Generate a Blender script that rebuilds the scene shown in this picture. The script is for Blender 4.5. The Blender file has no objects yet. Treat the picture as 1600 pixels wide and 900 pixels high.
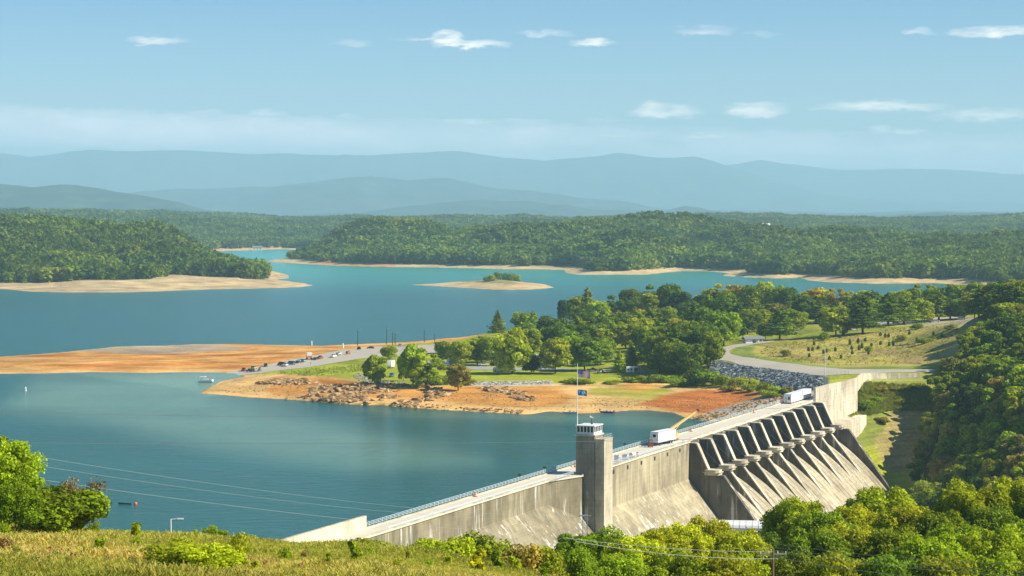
import bpy, bmesh, math, random
import numpy as np
from mathutils import Vector, Matrix
R = math.radians
scene = bpy.context.scene
C = bpy.data.collections.new('scene'); scene.collection.children.link(C)

# ------------------------------------------------------------------ camera
F = 3500.0; CZ = 90.0; TH = math.atan(125 / F)
cam = bpy.data.cameras.new('camera'); co = bpy.data.objects.new('camera', cam); scene.collection.objects.link(co)
cam.sensor_width = 36; cam.lens = 36 * F / 1600; cam.clip_start = 1; cam.clip_end = 80000
co.location = (0, 0, CZ); co.rotation_euler = (R(90) - TH, 0, 0)
scene.camera = co

# ------------------------------------------------------------------ sun and sky
SUN_EL, SUN_AZ = 37.0, 101.0            # azimuth clockwise from +Y (the view direction)
sd = Vector((math.sin(R(SUN_AZ)) * math.cos(R(SUN_EL)), math.cos(R(SUN_AZ)) * math.cos(R(SUN_EL)), math.sin(R(SUN_EL))))
sl = bpy.data.lights.new('sun', 'SUN'); sl.energy = 5.0; sl.angle = R(0.5); sl.color = (1, 0.915, 0.74)
so = bpy.data.objects.new('sun', sl); scene.collection.objects.link(so)
so.rotation_euler = sd.to_track_quat('Z', 'Y').to_euler()
scene.view_settings.view_transform = 'Standard'; scene.view_settings.look = 'None'
scene.view_settings.gamma = 1; scene.view_settings.exposure = 0.72; scene.view_settings.use_curve_mapping = False
scene.render.engine = 'CYCLES'
scene.cycles.volume_bounces = 1; scene.cycles.max_bounces = 6; scene.cycles.transparent_max_bounces = 12
scene.cycles.diffuse_bounces = 3
scene.cycles.use_denoising = True
HAZE_DENSITY = 0.000056
HAZE_COLOR = (0.50, 0.82, 1.0)

world = bpy.data.worlds.new('World'); scene.world = world; world.use_nodes = True
wt = world.node_tree; wn = wt.nodes; wl = wt.links
bg = wn['Background']; bg.inputs[1].default_value = 0.088
sky = wn.new('ShaderNodeTexSky'); sky.sky_type = 'NISHITA'; sky.sun_disc = False
sky.sun_elevation = R(SUN_EL); sky.sun_rotation = R(SUN_AZ); sky.altitude = 300
sky.air_density = 1.0; sky.dust_density = 0.4; sky.ozone_density = 1.5

def wmath(op, a, b=None, c=None, clamp=False):
    n = wn.new('ShaderNodeMath'); n.operation = op; n.use_clamp = clamp
    for i, v in enumerate((a, b, c)):
        if v is None: continue
        if isinstance(v, (int, float)): n.inputs[i].default_value = v
        else: wl.new(v, n.inputs[i])
    return n.outputs[0]
tc = wn.new('ShaderNodeTexCoord'); sep = wn.new('ShaderNodeSeparateXYZ'); wl.new(tc.outputs['Generated'], sep.inputs[0])
dx, dy, dz = sep.outputs
hor = wmath('SQRT', wmath('ADD', wmath('MULTIPLY', dx, dx), wmath('MULTIPLY', dy, dy)))
AZ = wmath('ARCTAN2', dx, dy)                    # radians, 0 = view direction
EL = wmath('ARCTAN2', dz, hor)
comb = wn.new('ShaderNodeCombineXYZ'); wl.new(wmath('MULTIPLY', AZ, 1.0), comb.inputs[0]); wl.new(wmath('MULTIPLY', EL, 3.2), comb.inputs[1])
def wnoise(scale, detail=5, rough=0.6, off=0):
    m = wn.new('ShaderNodeMapping'); wl.new(comb.outputs[0], m.inputs[0]); m.inputs['Location'].default_value = (off, off * .7, off * .3)
    n = wn.new('ShaderNodeTexNoise'); wl.new(m.outputs[0], n.inputs['Vector']); n.inputs['Scale'].default_value = scale
    n.inputs['Detail'].default_value = detail; n.inputs['Roughness'].default_value = rough
    return n.outputs['Fac']
n1 = wmath('SUBTRACT', wnoise(60, 6, .62), 0.5)
n2 = wmath('SUBTRACT', wnoise(95, 6, .65, 4.1), 0.5)
n3 = wnoise(14, 6, .6, 9.3)
azw = wmath('MULTIPLY_ADD', n1, 0.022, AZ)
elw = wmath('MULTIPLY_ADD', n2, 0.0075, EL)
# clouds as directions: azimuth and elevation in 1/3500 rad (x right, y up), half sizes, strength
clouds = [(-548, 255, 42, 7, .55), (-520, 258, 18, 4, .3), (-250, 254, 34, 6, .35), (-100, 260, 26, 14, .95), (-60, 254, 52, 8, .85), (-125, 262, 55, 4, .5),
          (50, 270, 40, 5, .45), (122, 256, 38, 8, .75), (300, 272, 42, 9, .4), (392, 268, 26, 5, .22), (620, 268, 26, 6, .45), (750, 266, 75, 10, .7),
          (-478, 147, 24, 4, .4), (-380, 147, 32, 5, .5), (-255, 140, 16, 3, .25), (-72, 134, 42, 5, .6), (25, 134, 34, 4, .4), (140, 136, 46, 4, .25),
          (238, 148, 54, 12, .85), (215, 155, 26, 10, .8), (378, 148, 46, 13, .9), (366, 154, 24, 9, .85), (570, 155, 96, 9, .75), (725, 140, 76, 12, .7), (572, 118, 18, 7, .55), (615, 117, 24, 6, .55),
          (300, 110, 42, 4, .7), (160, 111, 24, 4, .5)]
acc = None
for (u, v, ru, rv, st) in clouds:
    a = wmath('MULTIPLY', wmath('SUBTRACT', azw, u / F), F / (ru * 1.25))
    b = wmath('MULTIPLY', wmath('SUBTRACT', elw, v / F), F / (rv * 1.35))
    bl = wmath('MAXIMUM', b, wmath('MULTIPLY', b, -1.7))
    r2 = wmath('MULTIPLY_ADD', a, a, wmath('MULTIPLY', bl, bl))
    m = wmath('MULTIPLY', wmath('SUBTRACT', 1.0, r2, clamp=True), st * 1.45)
    acc = m if acc is None else wmath('MAXIMUM', acc, m)
acc = wmath('MULTIPLY', acc, wmath('ADD', 0.78, wmath('MULTIPLY', n1, 2.2)))
acc = wmath('MULTIPLY', wmath('POWER', wmath('MINIMUM', wmath('MAXIMUM', acc, 0.0), 1.0), 1.35), .92)
# soft bank of pale cloud low over the mountains
bandc = wmath('MULTIPLY_ADD', AZ, -0.03, 102 / F)
bd = wmath('MULTIPLY', wmath('SUBTRACT', elw, bandc), F / 34.0)
band = wmath('SUBTRACT', 1.0, wmath('MULTIPLY', bd, bd), clamp=True)
band = wmath('MULTIPLY', wmath('MULTIPLY', band, wmath('MULTIPLY_ADD', n3, 2.6, -0.55)), 0.9, clamp=True)
mask = acc
tint = wn.new('ShaderNodeMix'); tint.data_type = 'RGBA'; tint.blend_type = 'MULTIPLY'; tint.inputs[0].default_value = 1
wl.new(sky.outputs[0], tint.inputs[6])
rmp = wn.new('ShaderNodeValToRGB'); wl.new(wmath('MULTIPLY', EL, 8.0, clamp=True), rmp.inputs[0])
rmp.color_ramp.elements[0].position = .15; rmp.color_ramp.elements[0].color = (.76, .84, 1.0, 1)
rmp.color_ramp.elements[1].position = .85; rmp.color_ramp.elements[1].color = (.31, .55, .82, 1)
wl.new(rmp.outputs[0], tint.inputs[7])
mb = wn.new('ShaderNodeMix'); mb.data_type = 'RGBA'; wl.new(band, mb.inputs[0]); wl.new(tint.outputs[2], mb.inputs[6]); mb.inputs[7].default_value = (10.5, 9.2, 9.2, 1)
mx = wn.new('ShaderNodeMix'); mx.data_type = 'RGBA'; wl.new(mask, mx.inputs[0]); wl.new(mb.outputs[2], mx.inputs[6]); mx.inputs[7].default_value = (11.0, 10.0, 8.8, 1)
wl.new(mx.outputs[2], bg.inputs[0])

# ------------------------------------------------------------------ picture direction -> place in the world
def ray(px, py):
    a = (px - 800) / F; b = (450 - py) / F
    return a, math.cos(TH) + b * math.sin(TH), -math.sin(TH) + b * math.cos(TH)
def at_z(px, py, z=0.0):
    a, b, c = ray(px, py); k = (z - CZ) / c
    return a * k, b * k
def at_Y(px, py, Y):
    a, b, c = ray(px, py); k = Y / b
    return a * k, Y, CZ + c * k
def proj(x, y, z):
    cz = y * math.cos(TH) - (z - CZ) * math.sin(TH); cy = y * math.sin(TH) + (z - CZ) * math.cos(TH)
    return 800 + F * x / cz, 450 - F * cy / cz

# ------------------------------------------------------------------ noise
_rs = np.random.RandomState(5); _G = _rs.rand(256, 256)
def vnoise(x, y):
    xi = np.floor(x).astype(int); yi = np.floor(y).astype(int); fx = x - xi; fy = y - yi
    fx = fx * fx * (3 - 2 * fx); fy = fy * fy * (3 - 2 * fy)
    g = lambda i, j: _G[i & 255, j & 255]
    return (g(xi, yi) * (1 - fx) + g(xi + 1, yi) * fx) * (1 - fy) + (g(xi, yi + 1) * (1 - fx) + g(xi + 1, yi + 1) * fx) * fy - .5
def fbm(x, y, s, o=4):
    r = 0; a = 1.0; f = 1.0 / s; t = 0
    for k in range(o):
        r = r + a * vnoise(x * f + 17.3 * k, y * f + 31.7 * k); t += a; a *= .5; f *= 2.03
    return r / t * 2
def smooth(x): x = np.clip(x, 0, 1); return x * x * (3 - 2 * x)
def sdf(x, y, poly):
    d2 = np.full(x.shape, 1e18); ins = np.zeros(x.shape, bool); n = len(poly)
    for i in range(n):
        ax, ay = poly[i]; bx, by = poly[(i + 1) % n]; ex = bx - ax; ey = by - ay
        L = ex * ex + ey * ey + 1e-9
        t = np.clip(((x - ax) * ex + (y - ay) * ey) / L, 0, 1)
        d2 = np.minimum(d2, (x - ax - t * ex) ** 2 + (y - ay - t * ey) ** 2)
        c = ((ay > y) != (by > y)); c &= x < (ex * (y - ay) / (ey if abs(ey) > 1e-9 else 1e-9) + ax)
        ins ^= c
    d = np.sqrt(d2)
    return np.where(ins, d, -d)

# ------------------------------------------------------------------ dam axis:  s along the crest, t downstream
P0 = Vector((-35.7, 542.7)); DD = Vector((.379, .9254)).normalized(); NN = Vector((DD.y, -DD.x))
def W(s, t, z=0.0): return (P0.x + DD.x * s + NN.x * t, P0.y + DD.y * s + NN.y * t, z)
def st(x, y): return (x - P0.x) * DD.x + (y - P0.y) * DD.y, (x - P0.x) * NN.x + (y - P0.y) * NN.y
SP0, SPD = 226.5, 15.3                    # first spillway pier, spacing
SP1 = SP0 + 11 * SPD

# ------------------------------------------------------------------ land outlines (waterline, z = 0)
def wl_(pts): return [at_z(px, py, 0) for px, py in pts]
LAND_NEAR = [(-900, -100), (-900, 430), (-420, 470), (-90, 490), W(-25, 0)[:2], W(0, 3)[:2], W(200, 3)[:2], W(330, 3)[:2]] + wl_([
    (1130, 657), (1105, 659), (1085, 656), (1050, 645), (1010, 641), (985, 641), (950, 645), (900, 646), (860, 643), (825, 648), (780, 645), (730, 642), (690, 640),
    (640, 636), (600, 633), (560, 632), (520, 629), (480, 626), (430, 623), (390, 621), (345, 617), (318, 614), (335, 603), (350, 596), (385, 589),
    (375, 583), (330, 582), (280, 582), (230, 583), (140, 582), (60, 584), (0, 584), (-200, 588), (-200, 560), (0, 557), (60, 553), (110, 549), (180, 541), (250, 540), (300, 538), (370, 537), (500, 540), (600, 536), (700, 530), (760, 521), (820, 514), (880, 507), (960, 495), (1040, 485), (1110, 480)]) + [
    (260, 2080), (420, 2060), (600, 2150), (1100, 2200), (1100, -100)]
LAND_LEFT = wl_([(18, 452), (50, 456), (120, 457), (200, 457), (260, 455), (330, 452), (400, 451), (470, 449), (495, 446), (465, 441), (430, 437)]) + [(-285, 2880), (-312, 3080), (-385, 3350), (-640, 3900), (-1500, 4000), (-1500, 2600)]
FOREST_LEFT = [at_z(px, py, 7) for px, py in [(-300, 442), (-60, 440), (60, 438), (160, 438), (243, 437), (262, 431), (340, 430), (426, 430)]] + [(-306, 2870), (-332, 3060), (-405, 3320), (-640, 3900), (-1600, 3900), (-1600, 2560)]
LAND_INLET = wl_([(-60, 442), (0, 440), (25, 446), (0, 451), (-60, 452)])
LAND_HILL = wl_([(412, 409), (470, 412), (520, 415), (600, 417), (680, 418), (740, 419), (800, 421), (860, 421), (885, 422), (880, 426), (900, 429), (960, 429), (1010, 429), (1065, 424), (1100, 424), (1135, 427), (1128, 431), (1160, 433), (1210, 435), (1250, 434),
    (1262, 438), (1300, 441), (1360, 443), (1410, 443), (1460, 442), (1540, 447), (1640, 450)]) + [(1000, 2500), (1500, 2600), (1700, 4600), (400, 4650), (0, 4500), (-200, 4400), (-330, 4250), (-410, 3950)]
LAND_FAR = wl_([(-100, 394), (330, 393), (380, 392), (430, 390), (470, 391)]) + [(-200, 4900), (100, 4720), (600, 4700), (4000, 4800), (6500, 9300), (-6500, 9300), (-4000, 4600)]
ISLAND = wl_([(638, 445), (680, 447), (715, 449), (760, 452), (800, 453), (840, 452), (868, 449), (850, 444), (820, 441), (780, 439), (740, 441), (700, 444)])

# ------------------------------------------------------------------ heights of the near land
CP = []
def cpx(px, py, z): x, y = at_z(px, py, z); CP.append((x, y, z))
for a in [(400, 607, 1.6), (480, 600, 3), (540, 590, 4.2), (600, 602, 4.5), (660, 604, 4.6), (540, 574, 4.0), (500, 590, 3.8), (560, 553, 3.6), (350, 583, .5), (430, 575, 2), (200, 566, 1.0), (50, 570, 1.0), (450, 548, 1.4), (600, 538, 2.2), (700, 533, 3),
          (740, 592, 5), (850, 592, 5), (950, 592, 5), (1050, 588, 6), (700, 565, 5), (640, 585, 5), (800, 565, 6), (900, 570, 6), (1000, 572, 7.5), (1075, 572, 10), (1105, 566, 12.6),
          (800, 625, 2), (900, 625, 2), (1000, 620, 2.5), (1050, 627, 2.5), (1120, 622, 3.2), (1165, 628, 2.5), (1085, 600, 5), (1140, 600, 5.5), (1180, 608, 5.5), (1215, 614, 6), (600, 618, 2.6), (700, 620, 2.6), (500, 610, 2.0), (430, 614, 1.0),
          (1290, 588, 13.4), (1200, 576, 13.2), (1145, 566, 13.1), (1118, 552, 13), (1150, 540, 13.5), (1200, 533, 14), (1250, 590, 12.5), (1420, 588, 13), (1370, 591, 13), (1470, 572, 13.8), (1340, 575, 13.4),
          (1250, 562, 13.5), (1350, 562, 13.8), (1250, 540, 15), (1350, 540, 16), (1450, 540, 17), (1300, 520, 18), (1400, 512, 19), (1500, 506, 20.5), (1600, 499, 24), 
          (1550, 492, 21), (1300, 505, 16), (1200, 515, 14), (1000, 520, 9), (900, 520, 8), (1100, 505, 11), (1200, 492, 11), (1400, 490, 17), (800, 530, 6.5), (1600, 485, 20), (1000, 500, 7)]: cpx(*a)
CP += [(*W(402, 18)[:2], -5), (*W(430, 15)[:2], -3), (*W(455, 14)[:2], 0), (*W(472, 15)[:2], 6), (*W(410, 32)[:2], -24), (*W(405, 50)[:2], -40), (*W(440, 30)[:2], -20)]
CP += [(171, 1022, 12.5), (160, 1022, 12.8), (185, 1022, 13), (171, 1000, 3), (160, 998, 3), (171, 980, -7), (168, 955, -18), (166, 930, -28), (185, 985, 2), (160, 880, -38),
       (120, 800, -42), (150, 780, -38), (60, 620, -44), (100, 500, -40), (100, 640, -42), (170, 560, -20), (20, 560, -20), (-10, 540, 0), (60, 430, -12), (150, 430, -8), (20, 480, -6), (60, 520, -36),
       (202, 1012, 9), (210, 980, 11), (217, 1000, 14), (231, 1010, 22), (242, 1060, 32), (188, 935, -9), (195, 900, -1), (203, 885, 7), (172, 850, -22), (180, 800, -9), (138, 700, -26), (160, 700, -12), (225, 930, 20), (215, 880, 12), (240, 800, 22), (220, 700, 16), (222, 1070, 20), (242, 1120, 32), (252, 1180, 38),
       (350, 900, 34), (320, 700, 30), (420, 1300, 50), (330, 1230, 45), (285, 1120, 40), (500, 1600, 50), (300, 500, 40), (700, 1000, 70), (800, 400, 70), (900, 1700, 70), (800, 2050, 20), (260, 1900, 12),
       (0, 300, 34), (20, 330, 34), (60, 300, 38), (100, 350, 20), (0, 360, 26), (60, 340, 26), (-40, 360, 33), (-60, 480, 13), (-160, 460, 10), (-20, 450, 12), (-38, 500, 12), (-300, 300, 42), (-120, 300, 42), (-500, 300, 40), (-300, 460, 8), (120, 250, 44)]
CP = np.array(CP, float)
def _k(r2): return np.sqrt(r2 + 7.0 ** 2)
_n = len(CP); _A = np.zeros((_n + 3, _n + 3)); _d2 = (CP[:, None, 0] - CP[None, :, 0]) ** 2 + (CP[:, None, 1] - CP[None, :, 1]) ** 2
_A[:_n, :_n] = -_k(_d2) + np.eye(_n) * 9.0; _A[:_n, _n] = 1; _A[:_n, _n + 1:] = CP[:, :2] / 1000; _A[_n, :_n] = 1; _A[_n + 1:, :_n] = CP[:, :2].T / 1000
_w = np.linalg.solve(_A, np.concatenate([CP[:, 2], [0, 0, 0]]))
def rbf(x, y):
    r = _w[_n] + _w[_n + 1] * x / 1000 + _w[_n + 2] * y / 1000
    for i in range(_n): r = r - _w[i] * _k((x - CP[i, 0]) ** 2 + (y - CP[i, 1]) ** 2)
    # the hill under the camera has its own profile
    py = np.interp(y, [-90, 0, 20, 60, 100, 130, 160, 180, 205, 260, 340], [80, 88.3, 85.7, 79.9, 74.4, 70.7, 67, 63.4, 59, 51, 38])
    dl = np.interp(x, [-800, -200, -37, -24, -17, -9, -4.6, 4.6, 14, 36, 100, 300], [-9, -1.5, 0, -.7, -1.2, -1.9, -2.5, -4.0, -6.5, -12, -20, 0])
    nh = py + dl * np.clip(y / 160, 0, 1.6) ** 1.5 + vnoise(x / 9, y / 9) * .5 * np.clip(y / 100, 0, 1)
    k = smooth((y - 240) / 90)
    return nh * (1 - k) + r * k

HT_LEFT = ([-400, 0, 60, 130, 190, 240, 300, 350, 390, 420, 470], [80, 76, 72, 68, 64, 56, 46, 30, 16, 8, 4])
HT_HILL = ([380, 430, 470, 520, 600, 660, 740, 800, 880, 950, 1010, 1060, 1120, 1180, 1300, 1400, 1500, 1600, 1900], [4, 12, 28, 44, 60, 58, 50, 50, 52, 56, 66, 63, 56, 52, 44, 34, 40, 30, 40])
MOUNDS = [(430, 4050, 18, 110), (480, 3980, 34, 130), (540, 4000, 46, 150), (600, 4020, 56, 170), (660, 3950, 48, 130), (720, 3850, 42, 130), (800, 3750, 44, 150), (860, 3800, 46, 150), (920, 3950, 50, 170), (905, 3450, 26, 90), (980, 3330, 44, 120), (1010, 4100, 68, 210), (1085, 4250, 62, 170), (1165, 3850, 48, 170), (1150, 3250, 20, 90), (1235, 3600, 40, 160), (1310, 3650, 38, 150), (1350, 3250, 20, 120), (1400, 3700, 34, 150), (1480, 3450, 34, 170), (1560, 3150, 22, 140), (1640, 3500, 40, 220), (1800, 3600, 50, 260), (300, 4200, 10, 100)]
MOUNDS_LEFT = [(-120, 3000, 66, 260), (20, 3200, 66, 200), (90, 3000, 48, 130), (160, 3150, 52, 150), (220, 3350, 56, 160), (235, 2900, 34, 90), (300, 3300, 38, 130), (330, 3000, 24, 90), (385, 3150, 16, 80), (60, 2780, 26, 110)]
HT_FAR = ([-400, 0, 200, 400, 600, 900, 1200, 1500, 1600, 2000], [66, 66, 62, 60, 56, 50, 56, 46, 52, 50])
def shore_wobble(x, y): return fbm(x, y, 38, 3) * 5.5
def ground_parts(x, y):
    """height, land kind (0 water bed, 1 near, 2 left headland, 3 hill, 4 far, 5 island), distance inland"""
    x = np.asarray(x, float); y = np.asarray(y, float)
    h = np.full(x.shape, -9.0); kind = np.zeros(x.shape, int); dist = np.full(x.shape, -99.0)
    u = 800 + F * x / np.maximum(y, 1)
    m = y < 2300
    if m.any():
        X, Y = x[m], y[m]; d = sdf(X, Y, LAND_NEAR); s_, t_ = st(X, Y)
        g = rbf(X, Y) + fbm(X, Y, 60, 4) * np.clip((Y - 100) / 600, .05, 1) * np.where(Y > 1150, .6, 1.0)
        up = (t_ < 12)
        dd = d + np.where(Y > 560, np.clip(shore_wobble(X, Y), -4, 4) * .6, 0)
        slope = 0.10 + 0.35 * smooth((1150 - Y) / 60) 
        flat = smooth((Y - 1190) / 60) * smooth((u[m] * -1 + 700) / 80)
        slope = slope * (1 - flat) + .03 * flat
        dn = np.where(dd < 0, dd * .12, 0)
        lim = np.where(dd > 0, dd * slope, dn)
        hh = np.where((up & (Y > 470)) | (d < 0), np.minimum(np.maximum(g, .35), lim), g)
        hh = np.maximum(hh, np.where(d < 0, -9, -60))
        fp = (t_ > 2) & (t_ < 60) & (s_ > -20) & (s_ < SP1 + 1)
        face = np.minimum(-6, 5 - (t_ - 6) / .8 - 7); face = np.where(s_ < 60, np.maximum(face, hh - 60), face)
        hh = np.where(fp & (s_ > 15), np.minimum(hh, np.maximum(face, -44)), hh)
        hh = np.where(fp & (s_ <= 15) & (t_ < 12), np.minimum(hh, 5), hh)
        h[m] = hh; kind[m] = np.where(d > -2, 1, 0); dist[m] = dd
    def hills(X, Y, mm):
        r = np.zeros(X.shape)
        for px, Yc, A, Rr in mm: xc = (px - 800) / F * Yc; r = r + (A * np.exp(-((X - xc) ** 2 + ((Y - Yc) * .75) ** 2) / (2 * (Rr * .62) ** 2))) ** 5
        return r ** .2
    def isl(poly, tab, slope, top, width, knd, lo, hi, wob, ds=1.0, d0=25):
        nonlocal h, kind, dist
        m = (y > lo) & (y < hi)
        if not m.any(): return
        X, Y = x[m], y[m]; d = sdf(X, Y, poly) + fbm(X, Y, 120, 4) * wob
        beach = np.minimum(np.where(d > 0, d * slope, d * .1), top)
        H = np.interp(u[m], tab[0], tab[1]) if tab else np.full(X.shape, top)
        fold = 1.12 - .55 * np.abs(fbm(X, Y, 300 * ds, 3)) * 2.6
        if knd in (2, 3):
            rise = smooth((d - 32) / 90) if knd == 3 else smooth(sdf(X, Y, FOREST_LEFT) / 110) * smooth((d - 20) / 60)
            hm_ = hills(X, Y, MOUNDS_LEFT if knd == 2 else MOUNDS)
            hh = beach + np.maximum(hm_ - 7, 0) * rise * np.clip(.72 + fold * .28, .7, 1.02) + np.where(d > 60, 3 * fbm(X, Y, 60, 3), 0)
        else: hh = beach + np.maximum(H - top, 0) * smooth((d - d0) / width) * np.clip(fold, .30, 1.12)
        hh = np.maximum(hh, -9); cur = h[m]; win = hh > cur
        cur[win] = hh[win]; h[m] = cur
        kk = kind[m]; kk[win & (d > -5)] = knd; kind[m] = kk; q = dist[m]; q[win] = d[win]; dist[m] = q
    isl(LAND_LEFT, HT_LEFT, .055, 7, 200, 2, 2200, 4300, 9, 1.0, 108)
    isl(LAND_INLET, None, .05, 3, 100, 2, 2200, 3000, 5)
    isl(ISLAND, None, .11, 6.5, 100, 5, 2300, 3000, 3)
    isl(LAND_HILL, HT_HILL, .13, 8, 330, 3, 2400, 4800, 9)
    m = y > 4400
    if m.any():
        X, Y = x[m], y[m]; d = sdf(X, Y, LAND_FAR) + fbm(X, Y, 300, 4) * 35
        H = np.interp(u[m], HT_FAR[0], HT_FAR[1])
        hh = np.minimum(np.where(d > 0, d * .05, d * .1), 6) + (H - 6) * smooth((d - 60) / 1500) * (.78 + .75 * fbm(X, Y, 620, 4)) + np.where(d > 60, 6 * fbm(X, Y, 200, 3), 0)
        hh = hh * (1 - smooth((Y - 8300) / 900)) 
        hh = np.maximum(hh, -9); cur = h[m]; win = hh > cur; cur[win] = hh[win]; h[m] = cur
        kk = kind[m]; kk[win & (d > 0)] = 4; kind[m] = kk; q = dist[m]; q[win] = d[win]; dist[m] = q
    return h, kind, dist
def H(x, y):
    sc_ = np.isscalar(x); r = ground_parts(np.atleast_1d(x), np.atleast_1d(y))[0]
    return float(r[0]) if sc_ else r
def hit(px, py, y0=700, y1=2300, n=500):
    """where the view ray through a picture point meets the ground"""
    a, b, c = ray(px, py); ys = np.linspace(y0, y1, n); k = ys / b
    X = a * k; Z = CZ + c * k; hh = H(X, ys); hh = np.maximum(hh, 0 if y0 > 560 else hh.min()); i = np.argmax(hh >= Z)
    if hh[i] < Z[i]: i = n - 1
    if i > 0:
        f0 = Z[i - 1] - hh[i - 1]; f1 = Z[i] - hh[i]; q = f0 / (f0 - f1 + 1e-9); yy = ys[i - 1] + (ys[i] - ys[i - 1]) * min(max(q, 0), 1)
    else: yy = ys[0]
    xx = a * yy / b
    return xx, yy, float(H(xx, yy))
# ------------------------------------------------------------------ materials
def new_mat(name, base=(.5, .5, .5), rough=.8, spec=.3, metal=0):
    m = bpy.data.materials.new(name); m.use_nodes = True; b = m.node_tree.nodes['Principled BSDF']
    b.inputs['Base Color'].default_value = (*base, 1); b.inputs['Roughness'].default_value = rough
    b.inputs['Specular IOR Level'].default_value = spec; b.inputs['Metallic'].default_value = metal
    return m
class NT:
    def __init__(s, m): s.t = m.node_tree; s.n = s.t.nodes; s.l = s.t.links; s.b = s.n['Principled BSDF']
    def put(s, sock, v):
        if isinstance(v, bpy.types.NodeSocket): s.l.new(v, sock)
        elif isinstance(v, tuple) and sock.type == 'RGBA': sock.default_value = (*v[:3], 1)
        else: sock.default_value = v
    def coord(s, kind='Object'): n = s.n.new('ShaderNodeTexCoord'); return n.outputs[kind]
    def pos(s): return s.n.new('ShaderNodeNewGeometry').outputs['Position']
    def mapping(s, v, scale=(1, 1, 1), loc=(0, 0, 0), rot=(0, 0, 0)):
        n = s.n.new('ShaderNodeMapping'); s.l.new(v, n.inputs[0]); n.inputs['Scale'].default_value = scale; n.inputs['Location'].default_value = loc; n.inputs['Rotation'].default_value = rot; return n.outputs[0]
    def noise(s, v, scale, detail=4, rough=.55, out='Fac'):
        n = s.n.new('ShaderNodeTexNoise'); s.l.new(v, n.inputs['Vector']); n.inputs['Scale'].default_value = scale; n.inputs['Detail'].default_value = detail; n.inputs['Roughness'].default_value = rough; return n.outputs[out]
    def ramp(s, v, stops):
        n = s.n.new('ShaderNodeValToRGB'); s.l.new(v, n.inputs[0]); e = n.color_ramp.elements
        while len(e) < len(stops): e.new(.5)
        for k, (p, c) in enumerate(stops):
            e[k].position = p; e[k].color = (*c, 1) if isinstance(c, tuple) else (c, c, c, 1)
        return n.outputs[0]
    def mix(s, f, a, b, mode='MIX'):
        n = s.n.new('ShaderNodeMix'); n.data_type = 'RGBA'; n.blend_type = mode
        s.put(n.inputs[0], f); s.put(n.inputs[6], a); s.put(n.inputs[7], b); return n.outputs[2]
    def math(s, op, a, b=None, clamp=False):
        n = s.n.new('ShaderNodeMath'); n.operation = op; n.use_clamp = clamp; s.put(n.inputs[0], a)
        if b is not None: s.put(n.inputs[1], b)
        return n.outputs[0]
    def attr(s, name, out='Color', t='GEOMETRY'): n = s.n.new('ShaderNodeAttribute'); n.attribute_name = name; n.attribute_type = t; return n.outputs[out]
    def bump(s, h, strength=.3, dist=1.0):
        n = s.n.new('ShaderNodeBump'); n.inputs['Strength'].default_value = strength; n.inputs['Distance'].default_value = dist; s.l.new(h, n.inputs['Height']); s.l.new(n.outputs[0], s.b.inputs['Normal']); return n
    def base(s, v): s.put(s.b.inputs['Base Color'], v)
def simple(name, col, rough=.6, spec=.3, metal=0, var=.18, scale=.6):
    """a plain paint or material with a little uneven wear"""
    m = new_mat(name, col, rough, spec, metal); q = NT(m)
    n = q.noise(q.coord(), scale, 5, .6)
    q.base(q.mix(q.ramp(n, [(.3, 1 - var), (.7, 1.0)]), tuple(c * (1 - var) for c in col), col))
    return m
M = {}
# ground: albedo zones come from the mesh, broken up by noise
M['ground'] = new_mat('ground', rough=.95, spec=.1); q = NT(M['ground']); p = q.pos()
c = q.attr('zone')
v1 = q.ramp(q.noise(p, .035, 6, .62), [(.3, .68), (.7, 1.28)]); v2 = q.ramp(q.noise(p, .6, 4, .6), [(.25, .72), (.75, 1.28)])
c = q.mix(1.0, q.mix(1.0, c, v1, 'MULTIPLY'), v2, 'MULTIPLY')
strand = q.ramp(q.noise(q.mapping(p, (.012, .012, 2.6)), 1.0, 5, .7), [(.36, .74), (.5, 1.0), (.64, 1.22)])
c = q.mix(1.0, c, strand, 'MULTIPLY')
q.base(c); q.bump(q.noise(p, .9, 4, .6), .5, .8)
# water
M['water'] = new_mat('water', (.012, .10, .125), .2, .38); q = NT(M['water']); p = q.pos()
sil = q.attr('silt', 'Fac')
pn = q.noise(q.mapping(p, (1, .35, 1)), .009, 5, .6)
f = q.math('MULTIPLY', sil, q.ramp(pn, [(.35, .5), (.65, 1.0)]))
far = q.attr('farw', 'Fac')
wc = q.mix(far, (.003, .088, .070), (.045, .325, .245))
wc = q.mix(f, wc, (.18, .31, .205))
strk = q.ramp(q.noise(q.mapping(p, (.15, 1, 1)), .02, 4, .6), [(.35, .9), (.65, 1.08)])
q.base(q.mix(1.0, wc, strk, 'MULTIPLY'))
q.b.inputs['Specular Tint'].default_value = (.42, .88, .82, 1)
b = q.bump(q.noise(q.mapping(p, (.55, 1, 1), rot=(0, 0, .25)), .22, 6, .66), .85, 2.2)
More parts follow.
